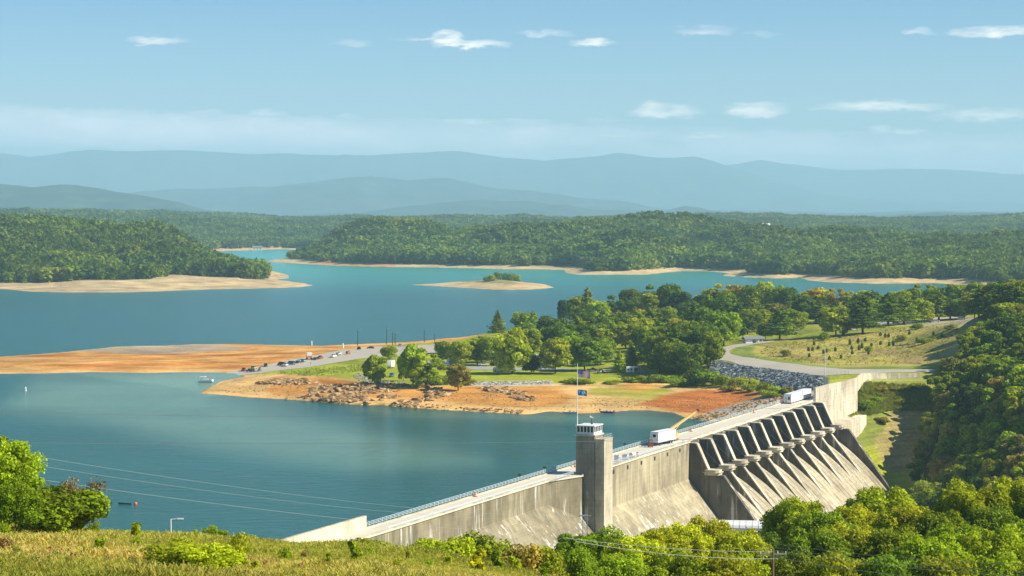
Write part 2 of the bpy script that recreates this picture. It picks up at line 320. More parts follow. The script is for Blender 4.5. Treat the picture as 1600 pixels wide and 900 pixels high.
# concrete
def concrete(name, base, dark, streak=.5, scale=1.0):
    m = new_mat(name, rough=.9, spec=.2); q = NT(m); p = q.pos()
    al = q.mapping(p, (1, 1, .05)); st1 = q.noise(al, .55 * scale, 6, .68); big = q.noise(p, .05, 5, .6)
    k = q.math('MULTIPLY', q.ramp(st1, [(.38, 0.0), (.62, 1.0)]), streak)
    c = q.mix(k, base, dark)
    c = q.mix(q.ramp(big, [(.35, 0.0), (.7, .75)]), c, tuple(x * .62 for x in dark))
    blot = q.ramp(q.noise(q.mapping(p, (1, 1, .5), (5, 5, 2)), .22, 6, .7), [(.40, .78), (.5, 1.0), (.62, 1.14)]); c = q.mix(1.0, c, blot, 'MULTIPLY')
    drip = q.ramp(q.noise(q.mapping(p, (1, 1, .04), (21, 4, 9)), .8, 6, .75), [(.30, .62), (.42, 1.0)]); c = q.mix(1.0, c, drip, 'MULTIPLY')
    # white lime streaks below the lift joints
    lime = q.ramp(q.noise(q.mapping(p, (1, 1, .06), (3, 9, 1)), .42, 5, .7), [(.565, 0.0), (.62, 1.0)])
    lm2 = q.ramp(q.noise(p, .045, 3, .5), [(.42, 0.0), (.52, 1.0)])
    c = q.mix(q.math('MULTIPLY', q.math('MULTIPLY', lime, lm2), .8), c, (.62, .60, .54))
    rust = q.ramp(q.noise(q.mapping(p, (1, 1, .15), (13, 2, 5)), .3, 4, .6), [(.64, 0.0), (.70, 1.0)])
    c = q.mix(q.math('MULTIPLY', rust, .5), c, (.33, .19, .08))
    # lift joints every 1.5 m and block joints
    sp = q.n.new('ShaderNodeSeparateXYZ'); q.l.new(p, sp.inputs[0])
    zz = q.math('FRACT', q.math('MULTIPLY', sp.outputs[2], 1 / 1.52)); j = q.math('LESS_THAN', zz, .09)
    dt = q.math('ADD', q.math('MULTIPLY', sp.outputs[0], DD.x), q.math('MULTIPLY', sp.outputs[1], DD.y))
    jj = q.math('LESS_THAN', q.math('FRACT', q.math('MULTIPLY', dt, 1 / 8.2)), .03)
    c = q.mix(q.math('MULTIPLY', q.math('MAXIMUM', j, jj), .17), c, (.07, .065, .055))
    q.base(c); q.bump(q.noise(p, 1.4, 4, .6), .3, .1)
    return m
M['conc'] = concrete('weathered_concrete', (.49, .43, .285), (.29, .245, .16), .75)
M['conc_left'] = concrete('mossy_concrete', (.35, .305, .20), (.21, .185, .12), .7)
M['conc_pier'] = concrete('stained_shaded_concrete', (.23, .21, .165), (.10, .092, .07), .85, .8)  # stains, plus a dark base that paints in the shade of the pier sides
M['conc_tower'] = concrete('tower_concrete', (.40, .365, .28), (.24, .215, .165), .7)
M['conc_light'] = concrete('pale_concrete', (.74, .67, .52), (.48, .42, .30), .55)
M['deck'] = simple('deck_concrete', (.62, .57, .46), .9, .2, var=.25, scale=.25)
M['chute'] = concrete('chute_concrete', (.58, .51, .36), (.33, .285, .185), .7)
M['steel'] = simple('grey_painted_steel', (.30, .31, .30), .5, .4, var=.3)
M['darksteel'] = simple('dark_steel', (.045, .048, .05), .55, .4, var=.4, scale=.3)
M['rail'] = simple('pale_rail_paint', (.55, .63, .66), .5, .4)
M['white'] = simple('white_paint', (.80, .80, .78), .45, .4, var=.08)
M['white2'] = simple('weathered_white_paint', (.72, .73, .72), .5, .4, var=.15)
M['boomcream'] = simple('yellow_cream_paint', (.80, .56, .22), .45, .4)
M['cream'] = simple('cream_paint', (.70, .64, .50), .5, .4)
M['glass'] = new_mat('dark_glass', (.02, .03, .035), .12, .6)
M['black'] = simple('black_rubber', (.02, .02, .02), .8, .2)
M['orange'] = simple('orange_paint', (.72, .20, .04), .5, .4)
M['yellow'] = simple('crane_yellow_paint', (.78, .50, .12), .45, .4)
M['red'] = simple('dark_red_paint', (.32, .05, .03), .4, .5)
M['blue'] = simple('blue_paint', (.06, .16, .30), .4, .5)
M['silver'] = simple('silver_paint', (.45, .47, .49), .35, .5, .3)
M['darkpaint'] = simple('dark_grey_paint', (.035, .04, .045), .35, .5)
M['tan'] = simple('tan_paint', (.45, .36, .25), .5, .4)
M['wood'] = simple('weathered_wood', (.16, .12, .09), .85, .2)
M['roof'] = simple('grey_roofing', (.20, .21, .22), .8, .2)
M['wire'] = new_mat('power_line_metal', (.10, .11, .11), .6, .3)
M['wirepale'] = new_mat('aluminium_line_metal', (.24, .27, .26), .5, .4)
M['gravel'] = simple('gravel_road_surface', (.45, .41, .33), .95, .1, var=.38, scale=.09)
M['asphalt'] = simple('old_grey_asphalt', (.33, .33, .32), .9, .2, var=.22, scale=.2)
def rockmat(name, stops, sc=.35):
    m = new_mat(name, rough=.95, spec=.15); q = NT(m); p = q.pos(); q.base(q.ramp(q.noise(p, sc, 5, .65), stops)); q.bump(q.noise(p, 2.2, 4, .6), .5, .3); return m
M['ochre_rock'] = rockmat('ochre_shore_rock', [(.36, (.10, .065, .035)), (.5, (.34, .20, .085)), (.66, (.60, .45, .23))])
M['riprap'] = rockmat('blue_grey_riprap_rock', [(.36, (.025, .035, .042)), (.5, (.085, .11, .125)), (.62, (.36, .39, .38))], .5)
M['grey_rock'] = rockmat('grey_shore_rock', [(.3, (.12, .11, .09)), (.7, (.42, .39, .34))], .7)
M['bark'] = simple('bark', (.09, .065, .045), .95, .1, var=.4, scale=2)
def foliage(name, instanced=False, stops=None, trans=.34, sc=.4):
    m = new_mat(name, rough=.7, spec=.12); q = NT(m)
    v = q.attr('tint', 'Fac')
    if instanced:
        oi = q.n.new('ShaderNodeObjectInfo'); cl = q.noise(oi.outputs['Location'], .014, 4, .65); c = q.ramp(q.math('ADD', q.math('MULTIPLY', oi.outputs['Random'], .38), q.math('MULTIPLY', q.math('SUBTRACT', cl, .30), 1.35)), stops)
        big = q.ramp(q.noise(q.pos(), .006, 4, .6), [(.35, .62), (.65, 1.25)]); c = q.mix(1.0, c, big, 'MULTIPLY')
    else:
        oi = q.n.new('ShaderNodeObjectInfo'); c = oi.outputs['Color']
        # sunward leaves of a species stay the same colour: only clump to clump variety here
        n = q.ramp(q.noise(q.coord(), sc, 3, .6), [(.35, (.74, .86, .9)), (.65, (1.28, 1.14, .9))]); c = q.mix(1.0, c, n, 'MULTIPLY')
    vv = q.ramp(v, [(0, .8), (1, 1.5)] if instanced else [(0, .7), (1, 2.0)]); c = q.mix(1.0, c, vv, 'MULTIPLY')
    q.base(c)
    tr = q.n.new('ShaderNodeBsdfTranslucent'); q.l.new(q.mix(1.0, c, (1.35, 1.25, .55), 'MULTIPLY'), tr.inputs[0])
    ms = q.n.new('ShaderNodeMixShader'); ms.inputs[0].default_value = trans
    q.l.new(q.b.outputs[0], ms.inputs[1]); q.l.new(tr.outputs[0], ms.inputs[2]); q.l.new(ms.outputs[0], q.n['Material Output'].inputs[0])
    return m
M['leaf'] = foliage('leaves', sc=.25)
AUT = [(0, (.040, .080, .010)), (.28, (.080, .135, .012)), (.52, (.13, .190, .014)), (.74, (.19, .235, .020)), (.90, (.27, .26, .03)), (.96, (.30, .18, .04)), (1, (.24, .13, .04))]
M['woodleaf'] = foliage('far_wood_leaves', True, AUT, .3)
M['grassleaf'] = foliage('meadow_grass_blades', True, [(0, (.16, .22, .02)), (.4, (.28, .29, .04)), (.7, (.40, .35, .08)), (.92, (.50, .40, .14)), (1, (.38, .21, .09))], .4)
M['drystalk'] = foliage('dry_weed_stalks', True, [(0, (.16, .22, .04)), (.5, (.24, .27, .06)), (.75, (.36, .22, .12)), (1, (.24, .12, .08))], .35)
M['brushleaf'] = foliage('bank_brush_leaves', True, [(0, (.07, .11, .01)), (.5, (.17, .22, .02)), (.8, (.29, .29, .03)), (1, (.26, .18, .05))], .35)

# ------------------------------------------------------------------ mesh helpers
def tag(o, label=None, cat=None, group=None, kind=None):
    if label: o['label'] = label
    if cat: o['category'] = cat
    if group: o['group'] = group
    if kind: o['kind'] = kind
    return o
def link(name, me, parent=None):
    o = bpy.data.objects.new(name, me); C.objects.link(o)
    if parent: o.parent = parent
    return o
def empty(name, loc, label, cat, group=None, rz=0):
    o = bpy.data.objects.new(name, None); C.objects.link(o); o.location = loc; o.rotation_euler = (0, 0, rz); o.empty_display_size = 1
    return tag(o, label, cat, group)
class MB:
    """collects boxes, prisms and tubes, then becomes one mesh object"""
    def __init__(s): s.v = []; s.f = []
    def add(s, vs, fs): k = len(s.v); s.v += [tuple(v) for v in vs]; s.f += [tuple(i + k for i in f) for f in fs]; return s
    def box(s, x0, x1, y0, y1, z0, z1, T=None):
        vs = [(x, y, z) for z in (z0, z1) for x, y in ((x0, y0), (x1, y0), (x1, y1), (x0, y1))]
        if T: vs = [T(*v) for v in vs]
        return s.add(vs, [(3, 2, 1, 0), (4, 5, 6, 7), (0, 1, 5, 4), (1, 2, 6, 5), (2, 3, 7, 6), (3, 0, 4, 7)])
    def prism(s, prof, a, b, T):
        """profile (u,w) swept from a to b; T(a,u,w) -> world"""
        n = len(prof); vs = [T(a, u, w) for u, w in prof] + [T(b, u, w) for u, w in prof]
        fs = [tuple(range(n))[::-1], tuple(range(n, 2 * n))] + [(i, (i + 1) % n, n + (i + 1) % n, n + i) for i in range(n)]
        return s.add(vs, fs)
    def tube(s, p0, p1, r0, r1=None, n=6):
        r1 = r0 if r1 is None else r1; p0 = Vector(p0); p1 = Vector(p1); d = (p1 - p0)
        if d.length < 1e-6: return s
        d.normalize(); a = d.orthogonal().normalized(); b = d.cross(a)
        vs = [p0 + (a * math.cos(t) + b * math.sin(t)) * r0 for t in [2 * math.pi * i / n for i in range(n)]] + [p1 + (a * math.cos(t) + b * math.sin(t)) * r1 for t in [2 * math.pi * i / n for i in range(n)]]
        return s.add(vs, [tuple(range(n))[::-1], tuple(range(n, 2 * n))] + [(i, (i + 1) % n, n + (i + 1) % n, n + i) for i in range(n)])
    def path(s, pts, r, n=5):
        for a, b in zip(pts[:-1], pts[1:]): s.tube(a, b, r, r, n)
        return s
    def build(s, name, mat, parent=None, bevel=0, smooth=False):
        me = bpy.data.meshes.new(name); me.from_pydata(s.v, [], s.f); me.update()
        bm = bmesh.new(); bm.from_mesh(me); bmesh.ops.recalc_face_normals(bm, faces=bm.faces)
        if bevel: bmesh.ops.bevel(bm, geom=list(bm.edges), offset=bevel, segments=2, affect='EDGES', clamp_overlap=True)
        bm.to_mesh(me); bm.free()
        if smooth:
            me.polygons.foreach_set('use_smooth', [True] * len(me.polygons))
        me.materials.append(M[mat] if isinstance(mat, str) else mat)
        return link(name, me, parent)
def arr_mesh(name, V, Fq, mat, attrs=None, smooth=False, parent=None, nolink=False):
    """big quad or triangle mesh from arrays"""
    me = bpy.data.meshes.new(name); V = np.asarray(V, np.float32); Fq = np.asarray(Fq, np.int32); k = Fq.shape[1]
    me.vertices.add(len(V)); me.vertices.foreach_set('co', V.ravel()); me.loops.add(Fq.size); me.loops.foreach_set('vertex_index', Fq.ravel())
    me.polygons.add(len(Fq)); me.polygons.foreach_set('loop_start', np.arange(0, Fq.size, k, dtype=np.int32)); me.polygons.foreach_set('loop_total', np.full(len(Fq), k, np.int32))
    me.update(calc_edges=True); me.polygons.foreach_set('use_smooth', np.full(len(Fq), smooth))
    for n, (t, dom, a) in (attrs or {}).items():
        at = me.attributes.new(n, t, dom); at.data.foreach_set({'FLOAT': 'value', 'FLOAT_COLOR': 'color', 'FLOAT_VECTOR': 'vector', 'INT': 'value'}[t], np.asarray(a, np.float32 if t != 'INT' else np.int32).ravel())
    me.materials.append(M[mat] if isinstance(mat, str) else mat)
    if nolink: return me
    return link(name, me, parent)
def grid_faces(nr, nc):
    i = np.arange(nr - 1)[:, None] * nc + np.arange(nc - 1)[None, :]; i = i.ravel()
    return np.stack([i, i + 1, i + nc + 1, i + nc], 1)

# ------------------------------------------------------------------ ground sheet
def in_px(u, v, poly, soft=0):
    d = sdf(u, v, poly)
    return smooth(d / soft + .5) if soft else (d > 0).astype(float)
us = np.concatenate([np.linspace(-.75, -.25, 60, endpoint=False), np.arange(-.25, .25, .00095), np.linspace(.25, .75, 60)])
ys = [-90.0]
while ys[-1] < 40: ys.append(ys[-1] + 6)
while ys[-1] < 9400: ys.append(ys[-1] + min(max(.55, ys[-1] * .0055), 22 if ys[-1] < 4600 else 40) * (.62 if 960 < ys[-1] < 1230 else 1))
ys = np.array(ys); YY, UU = np.meshgrid(ys, us, indexing='ij'); XX = UU * (YY + 120)
gx, gy = XX.ravel(), YY.ravel()
gh, gk, gd = ground_parts(gx, gy)
def mixc(col, c, m): return col * (1 - m[:, None]) + np.array(c)[None, :] * m[:, None]
DIRT = (.56, .255, .052); RED = (.44, .14, .025); TAN = (.62, .39, .14); MUD = (.36, .29, .20); SAND = (.55, .41, .21)
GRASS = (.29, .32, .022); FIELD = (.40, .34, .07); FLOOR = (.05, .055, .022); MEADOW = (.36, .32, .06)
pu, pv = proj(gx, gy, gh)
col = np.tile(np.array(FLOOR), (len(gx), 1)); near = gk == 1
no1 = fbm(gx, gy, 45, 5); no2 = fbm(gx, gy, 14, 4); no3 = fbm(gx * .25, gy, 9, 4)
soilm = (gy > 560) & near & (st(gx, gy)[1] < 10)
col = mixc(col, GRASS, (near).astype(float))
def zone(c, poly, lo, hi, soft, amt=1.0, jit=3.0):
    global col
    m = near & (gy > lo) & (gy < hi); r = np.zeros(len(gx)); r[m] = in_px(pu[m] + no2[m] * jit * 2, pv[m] + no1[m] * jit * .6, poly, soft) * amt
    col = mixc(col, c, r)
# the bare drawdown shore
zone(TAN, [(300, 700), (300, 600), (350, 588), (440, 584), (520, 590), (560, 596), (620, 604), (700, 602), (760, 600), (900, 598), (960, 597), (1040, 596), (1100, 604), (1160, 606), (1200, 612), (1230, 625), (1150, 680)], 700, 1250, 3)
zone(DIRT, [(420, 606), (440, 588), (520, 592), (560, 600), (640, 606), (780, 602), (860, 604), (900, 618), (870, 634), (760, 634), (640, 622), (520, 622), (430, 618)], 700, 1250, 8, .9, 6)
zone(RED, [(1000, 632), (1030, 618), (1100, 608), (1160, 609), (1190, 616), (1150, 632), (1100, 648), (1070, 646)], 700, 1250, 6, .95, 5)
zone(RED, [(500, 595), (560, 597), (610, 606), (560, 612), (500, 606)], 700, 1250, 6, .7, 5)
zone(GRASS, [(930, 606), (1040, 603), (1060, 612), (1020, 624), (960, 620), (920, 612)], 700, 1250, 8, .75, 8)
zone(DIRT, [(980, 600), (1010, 597), (1040, 602), (1000, 612), (960, 606)], 700, 1250, 6, .7, 6)
zone((.42, .40, .36), [(725, 596), (860, 594), (870, 601), (800, 603), (725, 602)], 700, 1300, 3, .9, 3)
zone((.36, .33, .27), [(1060, 662), (1120, 640), (1180, 622), (1250, 612), (1300, 600), (1300, 640), (1100, 690)], 700, 1100, 3)
zone((.10, .11, .11), [(1105, 566), (1140, 568), (1200, 580), (1292, 589), (1292, 606), (1230, 618), (1190, 606), (1140, 590), (1108, 578)], 700, 1200, 2)
# the orange flat
zone(DIRT, [(-300, 600), (-300, 555), (0, 553), (120, 547), (300, 536), (500, 538), (720, 526), (760, 522), (700, 534), (600, 541), (540, 550), (470, 566), (400, 582), (360, 590), (200, 590)], 1150, 2000, 2)
fl = near & (gy > 1215) & (pu < 740) & (pv > 520) & (pv < 592)
flz = np.zeros(len(gx)); flz[fl] = in_px(pu[fl], pv[fl], [(-300, 600), (-300, 555), (0, 553), (120, 547), (300, 536), (500, 538), (720, 526), (700, 534), (600, 541), (540, 550), (470, 566), (400, 582), (360, 590), (200, 590)], 3)
band_ = np.zeros(len(gx)); band_[fl] = smooth((no3[fl] + .05) * 3.0) * flz[fl]
col = mixc(col, TAN, band_ * .65)
r_ = np.zeros(len(gx)); r_[fl] = smooth(-(no3[fl] + .18) * 5) * flz[fl]; col = mixc(col, RED, r_ * .9)
zone(MUD, [(110, 549), (160, 540), (260, 537), (330, 539), (392, 544), (370, 549), (300, 552), (230, 553)], 1150, 1900, 2, .9)
edge = near & (gy > 1215) & (gd < 6) & (gd > -2); e_ = np.zeros(len(gx)); e_[edge] = .8; col = mixc(col, SAND, e_)
# right bank field
zone(FIELD, [(1150, 548), (1180, 535), (1250, 530), (1300, 524), (1400, 512), (1590, 498), (1590, 520), (1480, 560), (1440, 572), (1300, 575), (1200, 560)], 1000, 1500, 4, 1, 4)
fm = near & (gy > 1000) & (gy < 1500) & (pu > 1140) & (pv > 505) & (pv < 572)
f_ = np.zeros(len(gx)); f_[fm] = smooth(no1[fm] * 2.4 + .1); col = mixc(col, (.20, .235, .02), f_ * .85)
f_ = np.zeros(len(gx)); f_[fm] = smooth(no2[fm] * 2.6 - .2); col = mixc(col, (.36, .25, .12), f_ * .6)
zone((.20, .26, .05), [(1138, 556), (1150, 542), (1180, 538), (1175, 552), (1220, 566), (1320, 573), (1500, 570), (1500, 582), (1300, 581), (1200, 574)], 1000, 1500, 2, .9, 2)
zone((.42, .36, .22), [(1320, 500), (1590, 494), (1590, 503), (1480, 510), (1380, 508)], 1000, 1700, 3, .8, 3)
zone((.27, .29, .07), [(1340, 590), (1450, 586), (1460, 596), (1400, 600), (1350, 600)], 850, 1150, 2, .9, 2)
zone((.30, .22, .11), [(1380, 600), (1450, 604), (1460, 720), (1400, 740), (1370, 690), (1395, 640)], 700, 1150, 10, .75, 12)
zone((.16, .19, .04), [(1325, 660), (1335, 600), (1380, 600), (1390, 640), (1370, 700), (1340, 700)], 700, 1150, 6, .8, 9)
# under the woods on the right, and the near meadow
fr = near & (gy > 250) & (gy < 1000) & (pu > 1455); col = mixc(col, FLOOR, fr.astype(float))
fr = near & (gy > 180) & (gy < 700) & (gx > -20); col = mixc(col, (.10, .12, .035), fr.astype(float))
mw = near & (gy < 260) & ((gx < 25) | (gy < 150)); col = mixc(col, MEADOW, mw.astype(float))
m_ = np.zeros(len(gx)); m_[mw] = smooth(fbm(gx[mw], gy[mw], 7, 4) * 2.4 + .15); col = mixc(col, (.24, .29, .025), m_ * .7)
# beaches of the far shores
b2 = np.zeros(len(gx))
for kd, w_ in ((3, 40), (5, 60), (4, 50)):
    mm = (gk == kd) & (gh > -1) & (gd < w_); b2[mm] = 1
mm = (gk == 2) & (gh > -1); b2[mm] = (sdf(gx[mm], gy[mm], FOREST_LEFT) < 6) | (gd[mm] < 15)
col = mixc(col, SAND, b2)
o_ = np.zeros(len(gx)); mm = (b2 > 0); o_[mm] = smooth(no1[mm] * 2.5); col = mixc(col, (.45, .30, .17), o_ * .6)
mm = (b2 > 0) & (gk == 2); o_ = np.zeros(len(gx)); o_[mm] = smooth(no3[mm] * 3); col = mixc(col, (.30, .25, .17), o_ * .6)
mm = (b2 > 0) & (gk == 3) & (pu > 470) & (pu < 620); o_ = np.zeros(len(gx)); o_[mm] = .7 * smooth((pu[mm] - 470) / 40); col = mixc(col, (.55, .24, .10), o_)
mm = (gk == 5) & (gh > 4.2); o_ = np.zeros(len(gx)); o_[mm] = .7; col = mixc(col, (.16, .19, .05), o_)
mm = (gk == 4) & (pu > 320) & (pu < 440) & (gh < 7) & (gh > 0); o_ = mm.astype(float); col = mixc(col, (.55, .36, .20), o_)
bed = (gh < -.4) & (gy > 560) & (st(gx, gy)[1] < 5); col = mixc(col, (.10, .12, .09), bed.astype(float))
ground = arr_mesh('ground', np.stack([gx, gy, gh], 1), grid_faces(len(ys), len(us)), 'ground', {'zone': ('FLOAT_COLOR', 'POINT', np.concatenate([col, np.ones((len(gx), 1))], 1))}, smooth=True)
tag(ground, kind='structure')

# water sheet: only the reservoir side of the dam
wx = np.concatenate([np.linspace(-.75, -.25, 30, endpoint=False), np.linspace(-.25, .25, 200), np.linspace(.25, .75, 30)[1:]])
wy = np.concatenate([np.linspace(440, 1400, 120), np.geomspace(1415, 9000, 120)])
WYY, WUU = np.meshgrid(wy, wx, indexing='ij'); WX = WUU * (WYY + 120); X1, Y1 = WX.ravel(), WYY.ravel()
ss, tt = st(X1, Y1)
X1b = X1.copy(); Y1b = Y1.copy(); mask_ = (tt > 3) & (Y1 < 1100)
fq = grid_faces(len(wy), len(wx)); keep = ~(mask_[fq].all(1)); fq = fq[keep]
# pull the columns that cross the dam back to its upstream face
X1b[mask_] -= NN.x * (tt[mask_] - 3); Y1b[mask_] -= NN.y * (tt[mask_] - 3)
wu, wv = proj(X1b, Y1b, 0 * X1b)
silt = np.maximum.reduce([in_px(wu, wv, [(60, 590), (320, 584), (380, 600), (330, 620), (430, 640), (640, 690), (760, 720), (560, 735), (330, 700), (150, 660), (0, 640)], 50) * .75,
                          in_px(wu, wv, [(120, 584), (400, 580), (400, 600), (330, 622), (250, 604), (180, 598)], 14) * 1.0,
                          in_px(wu, wv, [(560, 640), (1000, 648), (1100, 662), (1080, 672), (900, 660), (640, 652)], 14) * .5])
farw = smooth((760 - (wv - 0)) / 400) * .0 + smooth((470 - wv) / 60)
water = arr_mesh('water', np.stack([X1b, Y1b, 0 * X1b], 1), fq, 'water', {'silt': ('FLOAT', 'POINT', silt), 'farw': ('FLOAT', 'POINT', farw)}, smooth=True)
tag(water, kind='structure')

# ------------------------------------------------------------------ mountains
M['mount'] = new_mat('mountain_forest', rough=.95, spec=.05); q = NT(M['mount']); q.base(q.ramp(q.noise(q.pos(), .004, 8, .7), [(.35, (.008, .025, .014)), (.65, (.05, .085, .035))]))
def ridge(name, Yr, tab, width, seed, base=0.0, fold=.3):
    xs = np.linspace(-.42, .42, 520); px = 800 + F * xs; yt = np.interp(px, [a for a, b in tab], [b for a, b in tab])
    top = CZ - (yt - 325) / F * Yr
    vs = np.linspace(-1, .5, 60); VV, UX = np.meshgrid(vs, xs, indexing='ij'); TT = np.tile(top, (len(vs), 1))
    y = Yr + VV * width; x = UX * Yr
    prof = np.where(VV < 0, 1 - smooth(-VV) ** .9, 1 - smooth(VV * 2))
    spur = fbm(x + seed * 991, y * .35 + seed * 77, width * .28, 5)
    h = base + (TT - base) * np.clip(prof * (1 + spur * fold * 2.2 * (1 - prof) * 1.6), -.02, 1.06) + fbm(x, y, 420 * Yr / 15000, 5) * .0034 * Yr * .45 + np.abs(fbm(x + 5000, y, 1500 * Yr / 15000, 4)) * -.0016 * Yr
    o = arr_mesh(name, np.stack([x.ravel(), y.ravel(), h.ravel()], 1), grid_faces(len(vs), len(xs)), 'mount', smooth=True); tag(o, kind='structure'); return o
ridge('near_ridge', 15000, [(-700, 284), (0, 285), (60, 291), (110, 289), (150, 292), (220, 302), (280, 315), (330, 328), (400, 336), (1380, 337), (1420, 333), (1470, 331), (1540, 331), (1600, 334), (1800, 328), (2400, 320)], 2000, 1, 20, .55)
ridge('foothill_ridge', 18500, [(-700, 338), (420, 338), (560, 331), (640, 320), (700, 317), (760, 312), (820, 313), (880, 318), (960, 330), (1030, 334), (1070, 324), (1090, 326), (1130, 333), (1300, 334), (2400, 333)], 2000, 2, 10, .5)
ridge('blue_mountain_ridge', 23500, [(-700, 320), (100, 316), (200, 301), (260, 294), (330, 292), (390, 287), (430, 289), (490, 283), (540, 277), (575, 273), (610, 277), (640, 281), (700, 279), (730, 284), (760, 290), (850, 298), (930, 309), (1000, 322), (1060, 331), (1200, 330), (2400, 326)], 3400, 3, 10, .65)
ridge('far_mountain_ridge', 34000, [(-700, 250), (0, 239), (50, 244), (80, 243), (150, 234), (300, 233), (480, 239), (560, 241), (640, 237), (720, 236), (790, 244), (850, 249), (900, 244), (960, 240), (1010, 245), (1050, 247), (1085, 246), (1110, 251), (1150, 264), (1200, 280), (1280, 300), (1400, 315), (2400, 322)], 5000, 4, 10, .6)
ridge('faint_mountain_ridge', 39000, [(-700, 250), (700, 252), (1080, 268), (1140, 256), (1190, 249), (1230, 255), (1300, 262), (1400, 264), (1600, 270), (2400, 262)], 3500, 5, 10)
far = arr_mesh('far_plain', [(-17000, 9300, 0), (17000, 9300, 0), (17500, 42500, 0), (-17500, 42500, 0)], [(0, 1, 2, 3)], 'mount'); tag(far, kind='structure')

# ------------------------------------------------------------------ air
hz = new_mat('haze'); hn = hz.node_tree.nodes; hn.remove(hn['Principled BSDF']); pvn = hn.new('ShaderNodeVolumePrincipled')
pvn.inputs['Color'].default_value = (*HAZE_COLOR, 1); pvn.inputs['Density'].default_value = HAZE_DENSITY; pvn.inputs['Anisotropy'].default_value = 0.0
hz.node_tree.links.new(pvn.outputs[0], hn['Material Output'].inputs['Volume']); M['haze'] = hz
MB().box(-18000, 18000, -400, 43500, -62, 1120).build('haze', 'haze')
tag(C.objects['haze'], kind='stuff')
# ------------------------------------------------------------------ the dam
TB = 10.5
def pT(a, u, w): return W(a, u, w)
dam = empty('concrete_dam', W(0, 0, 0), 'long weathered concrete dam with gated spillway running from grassy hill to far bank', 'dam')
def dpart(mb, name, mat, parent=None, **k):
    o = mb.build(name, mat, parent or dam, **k)
    if (parent or dam) is dam: o.matrix_parent_inverse = Matrix.Translation(-dam.location)
    return o
def slope_t(z): return 6 + (5 - z) * .8
# left wall, narrow crest then a wider one from s = 106
m = MB(); m.prism([(0, -12), (0, 11.6), (6, 11.6), (6, 5), (slope_t(-52), -52), (0, -52)], -30, 107, pT)
dpart(m, 'dam_wall', 'conc_left')
zb = 5 - (TB - 6) / .8
m = MB(); m.add([W(107, 0, -12), W(107, 0, 11.6), W(107, 6, 11.6), W(107, 6, 5), W(107, slope_t(-52), -52), W(107, 0, -52), W(122, 0, -12), W(122, 0, 11.6), W(122, TB, 11.6), W(122, TB, zb), W(122, slope_t(-52), -52), W(122, 0, -52)],
               [(0, 1, 2, 3, 4, 5), (11, 10, 9, 8, 7, 6), (0, 6, 7, 1), (1, 7, 8, 2), (2, 8, 9, 3), (3, 9, 10, 4), (4, 10, 11, 5), (5, 11, 6, 0)])
m.prism([(0, -12), (0, 11.6), (TB, 11.6), (TB, zb), (slope_t(-52), -52), (0, -52)], 122.01, 131, pT)
dpart(m, 'dam_wall', 'conc_left')
m = MB(); m.prism([(0, -12), (0, 11.6), (TB, 11.6), (TB, zb), (slope_t(-52), -52), (0, -52)], 131.01, SP0 - 1.3, pT)
dpart(m, 'intake_wall', 'conc')
# deck slabs
m = MB(); m.add([W(-30, -.3, 11.6), W(107, -.3, 11.6), W(107, 6.4, 11.6), W(-30, 6.4, 11.6), W(-30, -.3, 12), W(107, -.3, 12), W(107, 6.4, 12), W(-30, 6.4, 12)], [(3, 2, 1, 0), (4, 5, 6, 7), (0, 1, 5, 4), (1, 2, 6, 5), (2, 3, 7, 6), (3, 0, 4, 7)])
m.add([W(107, -.3, 11.6), W(122, -.3, 11.6), W(122, TB + .4, 11.6), W(107, 6.4, 11.6), W(107, -.3, 12), W(122, -.3, 12), W(122, TB + .4, 12), W(107, 6.4, 12)], [(3, 2, 1, 0), (4, 5, 6, 7), (0, 1, 5, 4), (1, 2, 6, 5), (2, 3, 7, 6), (3, 0, 4, 7)])
m.box(122, SP0 - 1.3, -.3, TB + .4, 11.6, 12, W)
m.box(SP0 - 1.3, SP1 + 1.6, -.3, 8.3, 11.25, 12, W); m.box(SP1 + 1.61, SP1 + 26, -.3, 8.3, 9, 12, W)
dpart(m, 'deck', 'deck')
m = MB(); m.box(-30, SP1 + 1.6, -.3, .25, 12, 12.28, W); m.box(-30, 107, 5.9, 6.4, 12, 12.3, W); m.box(122, SP0 - 1.3, TB - .1, TB + .4, 12, 12.3, W); m.box(SP0 - 1.2, SP1 + 1.6, 7.9, 8.3, 12, 12.3, W)
dpart(m, 'kerb', 'conc_light')
for k in range(7):
    m = MB(); s0 = 136 + k * 13; m.box(s0, s0 + 1.6, TB + .002, TB + .05, 9.4, 10.6, W); dpart(m, 'recess_shade_plate', 'darksteel')  # flat dark plates on the face paint the shade of recesses
def railing(s0, s1, t, z=12.28, step=2.4, name='railing', h=1.15, r=.055):
    m = MB(); n = max(1, int((s1 - s0) / step))
    for i in range(n + 1): s_ = s0 + (s1 - s0) * i / n; m.tube(W(s_, t, z), W(s_, t, z + h), r * .9, n=5)
    for k in (.38, .7, 1.0): m.tube(W(s0, t, z + h * k), W(s1, t, z + h * k), r, n=5)
    return dpart(m, name, 'rail')
railing(0, 225, -.05); railing(225.2, SP1 + 25, -.05)
railing(134, SP0 - 2, TB + .15, h=1.05); railing(0, 106, 6.15, h=.55); railing(107, 121, 8.4, h=1.0)
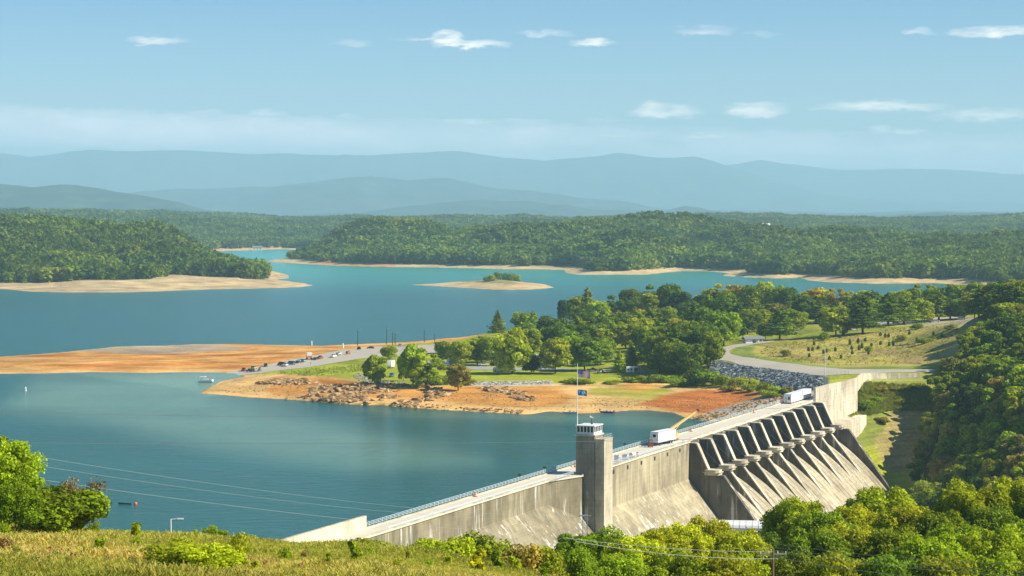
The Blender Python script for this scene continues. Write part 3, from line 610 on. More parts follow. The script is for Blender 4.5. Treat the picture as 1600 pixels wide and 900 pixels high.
# chute
def ogee(t): return 1 - 8.2 * (max(t - 8, 0) / 16.2) ** 1.6
prof = [(-3, -20), (-3, -3), (-1, 0), (3, .9), (8, 1)]
prof += [(8 + i * 1.5, ogee(8 + i * 1.5)) for i in range(1, 22)]
tl, zl = prof[-1]; prof += [(tl + 16, zl - 20), (tl + 30, zl - 27), (tl + 30, -58), (-3, -58)]
m = MB(); m.prism(prof, SP0, SP1, pT); dpart(m, 'spillway_chute', 'chute')
for k in range(11):
    for j in (1, 2): 
        m = MB()
        s_ = SP0 + SPD * (k + j / 3.0); pts = [W(s_, t, ogee(t) + .02) for t in np.arange(20, 39, 2)]
        m.path(pts, .09, 4); dpart(m, 'chute_joint', 'conc_pier')
# piers: twelve, the end ones are also the training walls
nose = [(19.4, .9), (31.5, -14.3), (36, -24)]
pier_prof = [(-4, -12), (-4, 10), (-3, 11.2), (12.2, 11.2), (12.8, 11.0), (16.7, 2.7), (16.7, .9)] + nose + [(20, -30), (0, -30)]
first_prof = [(-4, -12), (-4, 10), (-3, 11.2), (12.2, 11.2), (12.8, 11.0), (16.7, 2.7), (16.7, .9), (22.3, .9), (32.5, -12.6), (58, -44.5), (58, -55), (0, -55)]
last_prof = [(-4, -12), (-4, 10), (-3, 11.2), (12.2, 11.2), (12.8, 11.0), (16.7, 2.7), (16.7, 1.1), (23.5, 1.1), (44, -27), (58, -45), (58, -55), (0, -55)]
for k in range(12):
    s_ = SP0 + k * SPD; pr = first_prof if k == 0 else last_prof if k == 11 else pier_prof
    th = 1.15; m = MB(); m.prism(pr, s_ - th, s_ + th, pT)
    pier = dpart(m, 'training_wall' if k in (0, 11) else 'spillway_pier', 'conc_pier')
    # edge beam on the slanting downstream edge, pale to paint in sunlight; a bench at the top
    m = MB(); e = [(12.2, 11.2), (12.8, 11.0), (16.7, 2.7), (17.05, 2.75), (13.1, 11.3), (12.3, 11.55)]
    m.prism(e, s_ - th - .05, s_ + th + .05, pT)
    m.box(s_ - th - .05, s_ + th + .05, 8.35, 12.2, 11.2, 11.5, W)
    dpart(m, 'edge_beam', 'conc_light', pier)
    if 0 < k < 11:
        m = MB(); m.prism([(19.45, .9), (31.55, -14.3), (31.95, -14.2), (19.8, 1.05)], s_ - th * .9, s_ + th * .9, pT); dpart(m, 'sunlit_nose_edge', 'conc_light', pier)  # pale strip puts sunlight on the nose into the colour
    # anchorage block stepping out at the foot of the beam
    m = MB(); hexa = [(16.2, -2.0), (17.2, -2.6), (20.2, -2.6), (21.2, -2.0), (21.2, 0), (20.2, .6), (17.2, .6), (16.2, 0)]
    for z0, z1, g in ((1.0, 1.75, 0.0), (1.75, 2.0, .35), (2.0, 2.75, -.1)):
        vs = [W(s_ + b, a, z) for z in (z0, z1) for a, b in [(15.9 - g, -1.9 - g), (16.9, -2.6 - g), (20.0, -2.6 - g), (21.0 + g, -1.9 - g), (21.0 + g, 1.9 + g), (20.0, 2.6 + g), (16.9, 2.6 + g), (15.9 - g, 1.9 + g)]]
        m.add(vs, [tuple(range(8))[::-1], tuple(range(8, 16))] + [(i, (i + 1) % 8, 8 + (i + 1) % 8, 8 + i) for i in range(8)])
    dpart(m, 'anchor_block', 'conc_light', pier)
for k in range(11):
    a = SP0 + k * SPD + 1.25; b = a + SPD - 2.5
    # curved gate leaf with ribs, two arms a side and the hoist girder above
    pts = []
    for i in range(9):
        z = .95 + i * 1.2; t = 17 - math.sqrt(10.6 ** 2 - (z - 2.4) ** 2); pts.append((t, z))
    out = pts + [(t - .25, z) for t, z in pts[::-1]]
    m = MB(); m.prism(out, a + .05, b - .05, pT); gate = dpart(m, 'spillway_gate', 'darksteel')
    m = MB()
    for t, z in pts[1::2]: m.box(a + .2, b - .2, t + .01, t + .45, z - .12, z + .12, W)
    dpart(m, 'gate_rib', 'darksteel', gate)
    for sg in (a + 1.3, b - 1.3):
        m = MB()
        sx = a + .5 if sg < (a + b) / 2 else b - .5
        for i in (1, 4, 7): t, z = pts[i]; m.tube(W(sg, t + .3, z), W(sx, 16.6, 2.3), .17, n=5)
        m.tube(W(sg, pts[4][0] + 3, pts[4][1] - .6), W(sg, pts[7][0] + 3, pts[7][1] - 1.8), .12, n=4)
        dpart(m, 'gate_arm', 'darksteel', gate)
    m = MB(); m.box(a, b, 8.32, 9.1, 10.2, 11.2, W); m.box(a, b, 5.5, 6.1, 10.3, 11.24, W); dpart(m, 'hoist_girder', 'conc_pier', gate)

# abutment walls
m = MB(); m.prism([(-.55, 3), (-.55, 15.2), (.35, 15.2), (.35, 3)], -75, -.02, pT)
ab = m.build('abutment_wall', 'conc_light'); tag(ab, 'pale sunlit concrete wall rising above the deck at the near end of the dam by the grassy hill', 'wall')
m = MB(); n = 14
top = [W(SP1 + 1.6 + (66) * i / n, 8.4 + .012 * i * i * .6, 17.2 - .6 * i / n) for i in range(n + 1)]
for i in range(n):
    a, b = Vector(top[i]), Vector(top[i + 1]); q_ = Vector((NN.x, NN.y, 0))
    vs = [a, b, b + q_ * .9, a + q_ * .9] ; vs2 = [Vector((v.x, v.y, -12)) for v in vs]
    m.add(vs2 + vs, [(3, 2, 1, 0), (4, 5, 6, 7), (0, 1, 5, 4), (1, 2, 6, 5), (2, 3, 7, 6), (3, 0, 4, 7)])
wing = m.build('wing_wall', 'conc_light'); tag(wing, 'tall pale stained concrete wing wall beyond the last spillway gate', 'wall')
m = MB(); m.box(SP1 + 3, SP1 + 62, 9.3, 16, -8, 1.2, W); m.box(SP1 + 50, SP1 + 53, 9.3, 9.9, 1, 16.2, W); m.build('wall_footing', 'conc_light', wing)
pts = [Vector(top[-1])] + [Vector((*at_z(px, py, 14.4)[:2], z)) for px, py, z in ((1345, 587, 15.6), (1360, 584.8, 14.9), (1385, 584, 14.6), (1410, 583.6, 14.5), (1438, 583, 14.4))]
m = MB()
for a, b in zip(pts[:-1], pts[1:]):
    d = (b - a); d.z = 0; d.normalize(); q_ = Vector((d.y, -d.x, 0)) * .5
    vs2 = [Vector((v.x, v.y, 10)) for v in (a, b, b + q_, a + q_)]; m.add(vs2 + [a, b, b + q_, a + q_], [(3, 2, 1, 0), (4, 5, 6, 7), (0, 1, 5, 4), (1, 2, 6, 5), (2, 3, 7, 6), (3, 0, 4, 7)])
cw = m.build('parapet_wall', 'conc_light'); tag(cw, 'low pale parapet wall curving along the roadside above the grass bank', 'wall')

# elevator tower
tw = empty('elevator_tower', W(127, 12, 12), 'tall square concrete elevator tower against the dam, with a glazed cabin on top', 'tower')
inv = Matrix.Translation(-tw.location)
def tpart(m, name, mat, parent=None, **k):
    o = m.build(name, mat, parent or tw, **k)
    if (parent or tw) is tw: o.matrix_parent_inverse = inv
    return o
m = MB(); m.box(123.4, 130.6, 8.2, 14.05, -30, 23.4, W); tpart(m, 'shaft', 'conc_tower')
m = MB(); m.box(123.8, 131.1, 14.06, 16.9, -30, 22.3, W); m.box(123.6, 131.2, 13.9, 17.05, 22.3, 22.6, W); tpart(m, 'stair_shaft', 'conc_light')
m = MB(); m.box(123.1, 130.9, 7.9, 14.3, 23.4, 23.8, W); tpart(m, 'cornice', 'conc_light')
cab = MB()
for s_ in (123.6, 130.4):
    for t in np.linspace(8.5, 13.7, 6): cab.box(s_ - .14, s_ + .14, t - .14, t + .14, 23.8, 26.2, W)
for t in (8.5, 13.7):
    for s_ in np.linspace(124.9, 129.1, 4): cab.box(s_ - .14, s_ + .14, t - .14, t + .14, 23.8, 26.2, W)
cab.box(123.5, 130.5, 8.4, 13.8, 23.8, 24.5, W)
cabin = tpart(cab, 'cabin', 'white2')
m = MB(); m.box(123.75, 130.25, 8.62, 13.6, 24.5, 26.15, W); tpart(m, 'window', 'glass', cabin)
m = MB(); m.box(123.2, 130.8, 8.1, 14.1, 26.2, 26.5, W); tpart(m, 'roof', 'white2', cabin)
m = MB()
for a, b in (((124, 14.3), (124, 16.8)), ((124, 16.8), (131, 16.8)), ((131, 16.8), (131, 14.3))):
    for k in (.5, 1.1): m.tube(W(*a, 22.6 + k), W(*b, 22.6 + k), .05, n=4)
    for i in range(6): u_ = i / 5; p_ = (a[0] + (b[0] - a[0]) * u_, a[1] + (b[1] - a[1]) * u_); m.tube(W(*p_, 22.6), W(*p_, 23.7), .05, n=4)
tpart(m, 'guard_rail', 'rail')
si = empty('warning_siren', W(128, 11.5, 26.5), 'dark warning siren horn on a short post on the tower cabin roof', 'siren')
m = MB(); m.tube((0, 0, 0), (0, 0, 1.5), .12); m.tube((-.3, 0, 0), (.3, 0, .0), .3, .3, 8); m.build('post', 'darksteel', si)
m = MB(); m.tube((.35, 0, 1.75), (-.75, -.1, 2.1), .22, .55, 10); m.tube((.35, 0, 1.75), (.6, 0, 1.7), .3, .28, 8); m.build('horn', 'steel', si)
an = MB(); an.tube(W(126, 9.3, 26.5), W(126, 9.3, 29.2), .04, n=4); an.tube(W(126, 9.0, 28.6), W(126, 9.6, 28.6), .03, n=4)
tag(an.build('whip_antenna', 'steel'), 'thin antenna mast on the tower cabin roof beside the siren', 'antenna')
# flagpole and flags
fp = empty('flagpole', W(123.9, 8.5, 26.5), 'tall white flagpole standing on the tower roof with two flags', 'flagpole')
m = MB(); m.tube((0, 0, 0), (0, 0, 17.8), .14, .07, 8); m.build('pole', 'white', fp); m = MB(); m.tube((0, 0, 17.8), (0, 0, 18.1), .14, .14, 8); m.build('finial', 'yellow', fp)
def flag_mesh(name, w, h, mat, droop, origin, parent=None, nx=24, nz=12):
    V = []; 
    for j in range(nz + 1):
        for i in range(nx + 1):
            u = i / nx; v = j / nz; x = u * w; z = -v * h - droop * u * u; y = .18 * math.sin(u * 9 + v * 1.2) * u ** .5 * w * .22
            V.append((origin[0] + x + .08, origin[1] + y, origin[2] + z))
    o = arr_mesh(name, V, grid_faces(nz + 1, nx + 1), mat, {'fu': ('FLOAT_VECTOR', 'POINT', [((k % (nx + 1)) / nx, (k // (nx + 1)) / nz, 0) for k in range(len(V))])}, smooth=True, parent=parent)
    return o
base = Vector(W(123.9, 8.5, 26.5))
us_m = new_mat('flag_cloth_stripes', rough=.8); q = NT(us_m); uv = q.attr('fu', 'Vector'); sp = q.n.new('ShaderNodeSeparateXYZ'); q.l.new(uv, sp.inputs[0])
stripe = q.math('LESS_THAN', q.math('FRACT', q.math('MULTIPLY', sp.outputs[1], 6.5)), .5)
c = q.mix(stripe, (.85, .84, .82), (.62, .06, .06))
canton = q.math('MULTIPLY', q.math('LESS_THAN', sp.outputs[0], .4), q.math('LESS_THAN', sp.outputs[1], 7 / 13))
fx = q.math('SUBTRACT', q.math('FRACT', q.math('MULTIPLY', sp.outputs[0], 15)), .5); fy = q.math('SUBTRACT', q.math('FRACT', q.math('MULTIPLY', sp.outputs[1], 16.7)), .5)
star = q.math('LESS_THAN', q.math('ADD', q.math('MULTIPLY', fx, fx), q.math('MULTIPLY', fy, fy)), .06)
c = q.mix(canton, c, q.mix(star, (.03, .06, .22), (.8, .8, .8))); q.base(c)
tr = q.n.new('ShaderNodeBsdfTranslucent'); q.l.new(c, tr.inputs[0]); ms = q.n.new('ShaderNodeMixShader'); ms.inputs[0].default_value = .6; q.l.new(q.b.outputs[0], ms.inputs[1]); q.l.new(tr.outputs[0], ms.inputs[2]); q.l.new(ms.outputs[0], q.n['Material Output'].inputs[0])
f1 = flag_mesh('national_flag', 3.7, 2.0, us_m, .55, base + Vector((0, 0, 16.0)))
tag(f1, 'striped red and white flag with blue starred corner, higher one on the pole', 'flag')
bl = simple('blue_flag_cloth', (.03, .22, .45), .8, .2)
f2 = flag_mesh('blue_flag', 2.7, 1.7, bl, .3, base + Vector((0, 0, 10.4)))
tag(f2, 'blue flag with letters, lower of the two flags on the pole', 'flag')
cu = bpy.data.curves.new('flag_lettering', 'FONT'); cu.body = 'TVA'; cu.size = 1.25; cu.align_x = 'CENTER'; cu.align_y = 'CENTER'; cu.extrude = .02
to = bpy.data.objects.new('tmp', cu); scene.collection.objects.link(to); bpy.context.view_layer.update()
tm = bpy.data.meshes.new_from_object(to); bpy.data.objects.remove(to)
for v in tm.vertices:
    u = (v.co.x + 1.35) / 2.7; vv = (0.85 - v.co.y) / 1.7; y = .18 * math.sin(u * 9 + vv * 1.2) * max(u, 0) ** .5 * 2.7 * .22 - .05 + v.co.z
    v.co = (base.x + u * 2.7 + .08, base.y + y, base.z + 10.4 - vv * 1.7 - .3 * u * u)
tm.materials.clear(); tm.materials.append(M['white2']); link('lettering', tm, f2)

# ------------------------------------------------------------------ things on the deck
def local(loc, rz):
    c_, s_ = math.cos(rz), math.sin(rz)
    return loc, rz
DANG = math.atan2(DD.y, DD.x)          # heading of the crest
def wheel(parent, x, y, r=.5, w=.3, rim='silver'):
    m = MB(); m.tube((x, y - w / 2, r), (x, y + w / 2, r), r, r, 14); t = m.build('wheel', 'black', parent)
    s_ = 1 if y > 0 else -1
    m = MB(); m.tube((x, y + s_ * (w / 2 - .02), r), (x, y + s_ * (w / 2 + .03), r), r * .55, r * .5, 10); m.build('rim', rim, t)
    return t
# box trailer, turned a little to the crest
tl_ = empty('box_trailer', W(206.5, 4.4, 12), 'long white box trailer parked on the dam deck in front of the yellow crane', 'trailer', rz=math.atan2(.86, .51))
m = MB(); m.box(0, 13, -1.5, 1.5, 1.15, 4.6); m.build('box_body', 'white', tl_, bevel=.05)
m = MB(); m.box(-.05, 13.05, -1.54, -1.44, 4.5, 4.66); m.box(-.05, 13.05, 1.44, 1.54, 4.5, 4.66); m.box(-.05, .06, -1.54, 1.54, 4.5, 4.66); m.box(0, 13, -1.52, -1.46, 1.1, 1.3); m.build('edge_rail', 'silver', tl_)
m = MB(); m.box(-.03, .0, -.6, .5, 2.9, 3.8); m.build('window', 'glass', tl_)
m = MB(); m.box(.2, 12.8, -1.1, 1.1, .85, 1.12); m.build('chassis', 'darksteel', tl_)
for x in (9.2, 10.5):
    for y in (-1.25, 1.25): wheel(tl_, x, y)
for y in (-.9, .9): m = MB(); m.tube((2.2, y, 0), (2.2, y, .9), .1); m.box(2.0, 2.4, y - .25, y + .25, 0, .06); m.build('landing_leg', 'darksteel', tl_)
# truck crane
cr = empty('truck_crane', W(222.5, 4.6, 12), 'yellow truck crane with a raised cream boom, on the deck behind the white box trailer', 'crane', rz=DANG)
m = MB(); m.box(-4.2, 4.6, -1.25, 1.25, .75, 1.45); m.box(3.2, 5.2, -1.2, 1.2, .8, 2.5); m.box(-3.9, -3.2, -2.4, 2.4, .5, .8); m.box(2.5, 3.1, -2.4, 2.4, .5, .8); m.build('carrier', 'yellow', cr, bevel=.06)
m = MB(); m.box(4.3, 5.25, -1.1, 1.1, 1.7, 2.35); m.build('cab_window', 'glass', cr)
m = MB(); m.tube((-1, 0, 1.45), (-1, 0, 1.8), 1.0, 1.0, 14); m.box(-3.4, .8, -1.1, 1.0, 1.8, 2.7); m.box(-.6, 1.1, -1.25, -.35, 1.8, 3.2); m.box(-3.9, -3.0, -1.1, 1.1, 1.75, 3.0); m.build('turntable', 'yellow', cr, bevel=.05)
m = MB(); m.tube((-2.4, .1, 2.7), (8.2, .1, 8.1), .62, .44, 4); m.tube((8.2, .1, 8.1), (11.4, .1, 9.75), .36, .3, 4); m.build('boom', 'boomcream', cr)
m = MB(); m.tube((.6, .1, 2.0), (4.2, .1, 5.8), .22, .15, 8); m.build('boom_ram', 'yellow', cr)
m = MB(); m.box(11.2, 12.0, -.25, .45, 9.5, 10.2); m.tube((11.9, .1, 9.5), (11.9, .1, 7.6), .03, n=4); m.box(11.7, 12.1, -.1, .3, 7.1, 7.6); m.build('hook_block', 'darksteel', cr)
m = MB(); m.tube((-2.6, .1, 3.1), (-3.3, .1, 3.9), .1); m.tube((-3.3, -.5, 3.6), (-3.3, .7, 3.6), .35, .35, 10); m.build('winch_drum', 'orange', cr)
for ch in cr.children:
    if ch.name.split('.')[0] in ('turntable', 'boom', 'boom_ram', 'hook_block', 'winch_drum'): ch.rotation_euler = (0, 0, -.62)
for x in (-3.0, -1.8, 1.6, 4.1):
    for y in (-1.1, 1.1): wheel(cr, x, y)
# forklift by the trailer's near end
fk = empty('forklift', W(203.3, 4.2, 12), 'small dark red forklift standing against the near end of the white box trailer', 'forklift', rz=DANG + .3)
m = MB(); m.box(-1.2, .9, -.7, .7, .35, 1.15); m.box(-1.4, -.7, -.65, .65, .5, 1.5); m.build('body', 'red', fk, bevel=.05)
m = MB()
for x in (-.9, .6):
    for y in (-.6, .6): m.tube((x, y, 1.1), (x * .8, y, 2.3), .05)
m.box(-.85, .65, -.65, .65, 2.3, 2.4); m.build('overhead_guard', 'darksteel', fk)
m = MB(); m.box(.95, 1.1, -.5, -.35, .1, 3.0); m.box(.95, 1.1, .35, .5, .1, 3.0); m.box(.95, 1.1, -.5, .5, 2.85, 3.0); m.build('mast', 'orange', fk)
m = MB(); m.box(1.1, 2.3, -.45, -.3, .12, .2); m.box(1.1, 2.3, .3, .45, .12, .2); m.build('fork', 'darksteel', fk)
for x in (-.8, .6):
    for y in (-.65, .65): wheel(fk, x, y, .35, .25)
def barrel(s_, t, label):
    b = empty('traffic_barrel', W(s_, t, 12), label, 'traffic barrel', 'orange barrels along the dam deck')
    for z0, z1, r0, r1, mt in ((0.08, .36, .36, .34, 'orange'), (.36, .52, .34, .33, 'white'), (.52, .72, .33, .32, 'orange'), (.72, .88, .32, .31, 'white'), (.88, 1.25, .31, .27, 'orange')):
        m = MB(); m.tube((0, 0, z0), (0, 0, z1), r0 * 1.3, r1 * 1.3, 12); m.build('band', mt, b)
    m = MB(); m.tube((0, 0, 0), (0, 0, .08), .55, .5, 10); m.build('base', 'black', b)
barrel(66, .9, 'orange barrel against the railing on the narrow near half of the deck')
barrel(141, 1.4, 'orange barrel against the railing just past the elevator tower')
barrel(176, 9.2, 'orange barrel at the wall edge beside the white tank')
barrel(257, 1.0, 'orange barrel against the far railing a little beyond the crane')
barrel(334, 1.4, 'orange barrel against the railing nearest the white cabins')
def cabinet(s_, t, sz, label, g=None, rz=0):
    b = empty('equipment_box', W(s_, t, 12), label, 'equipment box', g, rz=DANG + rz); a, d, h = sz
    m = MB(); m.box(-a / 2, a / 2, -d / 2, d / 2, .15, h); m.build('box', 'white', b, bevel=.04)
    m = MB(); m.box(-a / 2 - .06, a / 2 + .06, -d / 2 - .06, d / 2 + .06, h, h + .08); m.build('lid', 'silver', b)
    m = MB(); m.box(-a / 2 + .1, a / 2 - .1, -d / 2 - .02, -d / 2, .4, h - .25); m.build('door_panel', 'silver', b)
    m = MB(); m.box(-a / 2, a / 2, -.12, .12, 0, .15); m.build('skid', 'darksteel', b)
cabinet(158.5, 8.6, (1.5, 1.5, 2.0), 'upright white cabinet on the deck near the wall edge, nearest the tower')
cabinet(166, 8.7, (2.6, 1.6, 1.5), 'low wide white box on the deck beside the upright cabinet', rz=.1)
tk = empty('white_tank', W(172, 8.8, 12), 'small white tank lying on the deck close to the trailer', 'tank', rz=DANG)
m = MB(); m.tube((-1.3, 0, .95), (1.3, 0, .95), .7, .7, 14); m.build('tank_shell', 'white2', tk); m = MB(); m.box(-1, -.7, -.5, .5, 0, .5); m.box(.7, 1, -.5, .5, 0, .5); m.build('cradle', 'darksteel', tk)
cp_ = empty('air_compressor', W(137.5, 8.9, 12), 'small brown and grey towed compressor at the foot of the tower on the deck', 'compressor', rz=DANG)
m = MB(); m.box(-1.4, 1.2, -.7, .7, .5, 1.35); m.build('hood', 'tan', cp_, bevel=.15); m = MB(); m.tube((1.2, 0, .6), (2.4, 0, .5), .06); m.build('tow_bar', 'darksteel', cp_)
for y in (-.75, .75): wheel(cp_, 0, y, .33, .2)
for k, (s_, lb) in enumerate(((100, 'dark floodlight on the railing left of the tower'), (119.5, 'dark floodlight on the railing hard against the tower'), (190, 'dark floodlight on the railing between tower and trailer'))):
    b = empty('floodlight', W(s_, -.05, 13.4), lb, 'floodlight', 'floodlights on the upstream railing')
    m = MB(); m.tube((0, 0, 0), (0, 0, .5), .06); m.build('bracket', 'darksteel', b); m = MB(); m.box(-.5, .5, -.3, .3, .5, 1.0); m.build('lamp_head', 'darksteel', b, bevel=.08)
for k, (s_, L, lb) in enumerate(((377, 17, 'longer white site cabin with a window, parked on the dam deck near its far end'), (395, 13, 'shorter white site cabin at the far end of the deck by the wing wall'))):
    b = empty('site_cabin', W(s_, 2.9, 12), lb, 'cabin', 'white cabins on the far end of the deck', rz=DANG)
    m = MB(); m.box(0, L, -1.5, 1.5, .5, 3.7); m.build('wall', 'white', b, bevel=.05)
    m = MB(); m.box(-.1, L + .1, -1.6, 1.6, 3.7, 3.85); m.build('roof', 'white2', b)
    m = MB(); m.box(-.03, 0, -.9, -.1, 1.6, 2.8); m.build('window', 'glass', b)
    m = MB(); m.box(-.03, 0, .3, 1.1, .55, 2.7); m.build('door', 'silver', b)
    m = MB(); 
    for x in np.linspace(.5, L - .5, 5): m.box(x - .2, x + .2, -1.3, 1.3, 0, .5)
    m.build('support_block', 'darksteel', b)

# powerhouse roof below the spillway
px_, py_ = 1176, 818
Xp, Yp = at_z(px_, py_, -10); ph = empty('powerhouse', (Xp, Yp, -24), 'white roofed powerhouse half hidden by trees at the foot of the spillway', 'building', rz=-.12)
m = MB(); m.box(-10, 10, -4.5, 4.5, -8, 13.2); m.build('wall', 'white2', ph)
m = MB(); m.prism([(-5.0, 13.2), (-4.6, 14.0), (-2, 14.7), (2, 14.7), (4.6, 14.0), (5.0, 13.2)], -10.6, 10.6, lambda a, u, w: (a, u, w)); m.build('roof', 'white2', ph)
m = MB()
for x in np.linspace(-8.6, 8.6, 8): m.box(x - .7, x + .7, -4.56, -4.5, 9.8, 12.0)
m.build('window', 'glass', ph)
m = MB()
for x in np.linspace(-10, 10, 11): m.prism([(-5.05, 13.25), (-4.65, 14.06), (-2, 14.76), (2, 14.76), (4.65, 14.06), (5.05, 13.25), (4.6, 13.3), (-4.6, 13.3)], x - .06, x + .06, lambda a, u, w: (a, u, w))
m.build('roof_seam', 'silver', ph)
# ------------------------------------------------------------------ roads
def strip(name, A, B, mat, lift=.14, y0=700, nn=None):
    def res(P, n):
        P = np.array([hit(*p, y0=y0)[:2] for p in P]); d = np.concatenate([[0], np.cumsum(np.hypot(*np.diff(P, axis=0).T))]); d /= d[-1]
        k = np.linspace(0, 1, len(P)); t = np.linspace(0, 1, n)
        # smooth through the points, keeping pairs matched
        out = np.stack([np.interp(t, k, P[:, 0]), np.interp(t, k, P[:, 1])], 1)
        for _ in range(3): out[1:-1] = (out[:-2] + 2 * out[1:-1] + out[2:]) / 4
        return out
    n = nn or 12 * len(A); a, b = res(A, n), res(B, n); nc = 9; w = np.linspace(0, 1, nc)
    X = a[:, None, 0] * (1 - w) + b[:, None, 0] * w; Y = a[:, None, 1] * (1 - w) + b[:, None, 1] * w
    Z = H(X.ravel(), Y.ravel()) + lift
    o = arr_mesh(name, np.stack([X.ravel(), Y.ravel(), Z], 1), grid_faces(n, nc), mat, smooth=True); return tag(o, kind='structure')
strip('road', [(1480, 577), (1400, 577.5), (1320, 577), (1260, 571.5), (1200, 564), (1160, 558), (1141, 553), (1139, 548), (1149, 543.5), (1178, 538.5), (1212, 534)],
      [(1460, 582), (1400, 582), (1330, 585), (1285, 588), (1210, 577), (1150, 569), (1117, 562), (1113, 552), (1127, 543.5), (1165, 536), (1205, 531)], 'gravel')
strip('boat_ramp', [(352, 583), (400, 574), (450, 563), (500, 554), (560, 544), (600, 541), (645, 540), (690, 538)], [(366, 587), (410, 583), (455, 577), (500, 571), (560, 561), (600, 557), (645, 554), (690, 552)], 'gravel', .12)
strip('campground_road', [(650, 562), (690, 567), (740, 572.5), (790, 574.5), (860, 575), (940, 578), (1010, 580)], [(645, 567), (690, 571), (740, 578), (790, 578.5), (860, 578), (940, 581), (1005, 583)], 'asphalt', .12)
strip('park_road', [(1180, 505), (1290, 503), (1400, 499.5), (1500, 495), (1620, 492)], [(1180, 507.5), (1290, 505.5), (1400, 502), (1500, 497.5), (1620, 494.5)], 'gravel', .2)
strip('parking_pull_off', [(1290, 508), (1330, 505), (1390, 503)], [(1290, 511), (1330, 509), (1390, 506)], 'asphalt', .2)

# ------------------------------------------------------------------ foliage meshes
def cards(cen, nrm, size, tint, mat, name, rs, aspect=1.0, nolink=True):
    n = len(cen); r = rs.normal(size=(n, 3)); nn = nrm + r * .75; nn /= np.linalg.norm(nn, axis=1)[:, None] + 1e-9
    a = np.cross(nn, rs.normal(size=(n, 3))); a /= np.linalg.norm(a, axis=1)[:, None] + 1e-9; b = np.cross(nn, a)
    s = (size * rs.uniform(.6, 1.35, n))[:, None] * .5
    j = lambda: rs.uniform(.7, 1.25, n)[:, None]
    V = np.stack([cen - a * s * j() - b * s * aspect * j(), cen + a * s * j() - b * s * aspect * j() * .8, cen + a * s * j() * .9 + b * s * aspect * j(), cen - a * s * j() * .7 + b * s * aspect * j()], 1).reshape(-1, 3)
    Fq = np.arange(4 * n).reshape(-1, 4)
    return arr_mesh(name, V, Fq, mat, {'tint': ('FLOAT', 'FACE', tint)}, nolink=nolink)
def lobed(rs, n, lobes, shell=.72):
    """points near the skin of a set of ellipsoid lobes (x, y, z, rx, rz)"""
    L = np.array(lobes, float); wts = L[:, 3] ** 2; pick = rs.choice(len(L), n, p=wts / wts.sum())
    d = rs.normal(size=(n, 3)); d /= np.linalg.norm(d, axis=1)[:, None]
    d[:, 2] = np.where(d[:, 2] < -.8, -d[:, 2] * .6, d[:, 2])
    rad = shell + (1.12 - shell) * rs.rand(n) ** .7
    P = L[pick][:, :3] + d * rad[:, None] * np.stack([L[pick, 3], L[pick, 3], L[pick, 4]], 1)
    lt = rs.uniform(.2, .8, len(L))[pick]
    return P, d, np.clip(lt + rs.uniform(-.22, .22, n), 0, 1)
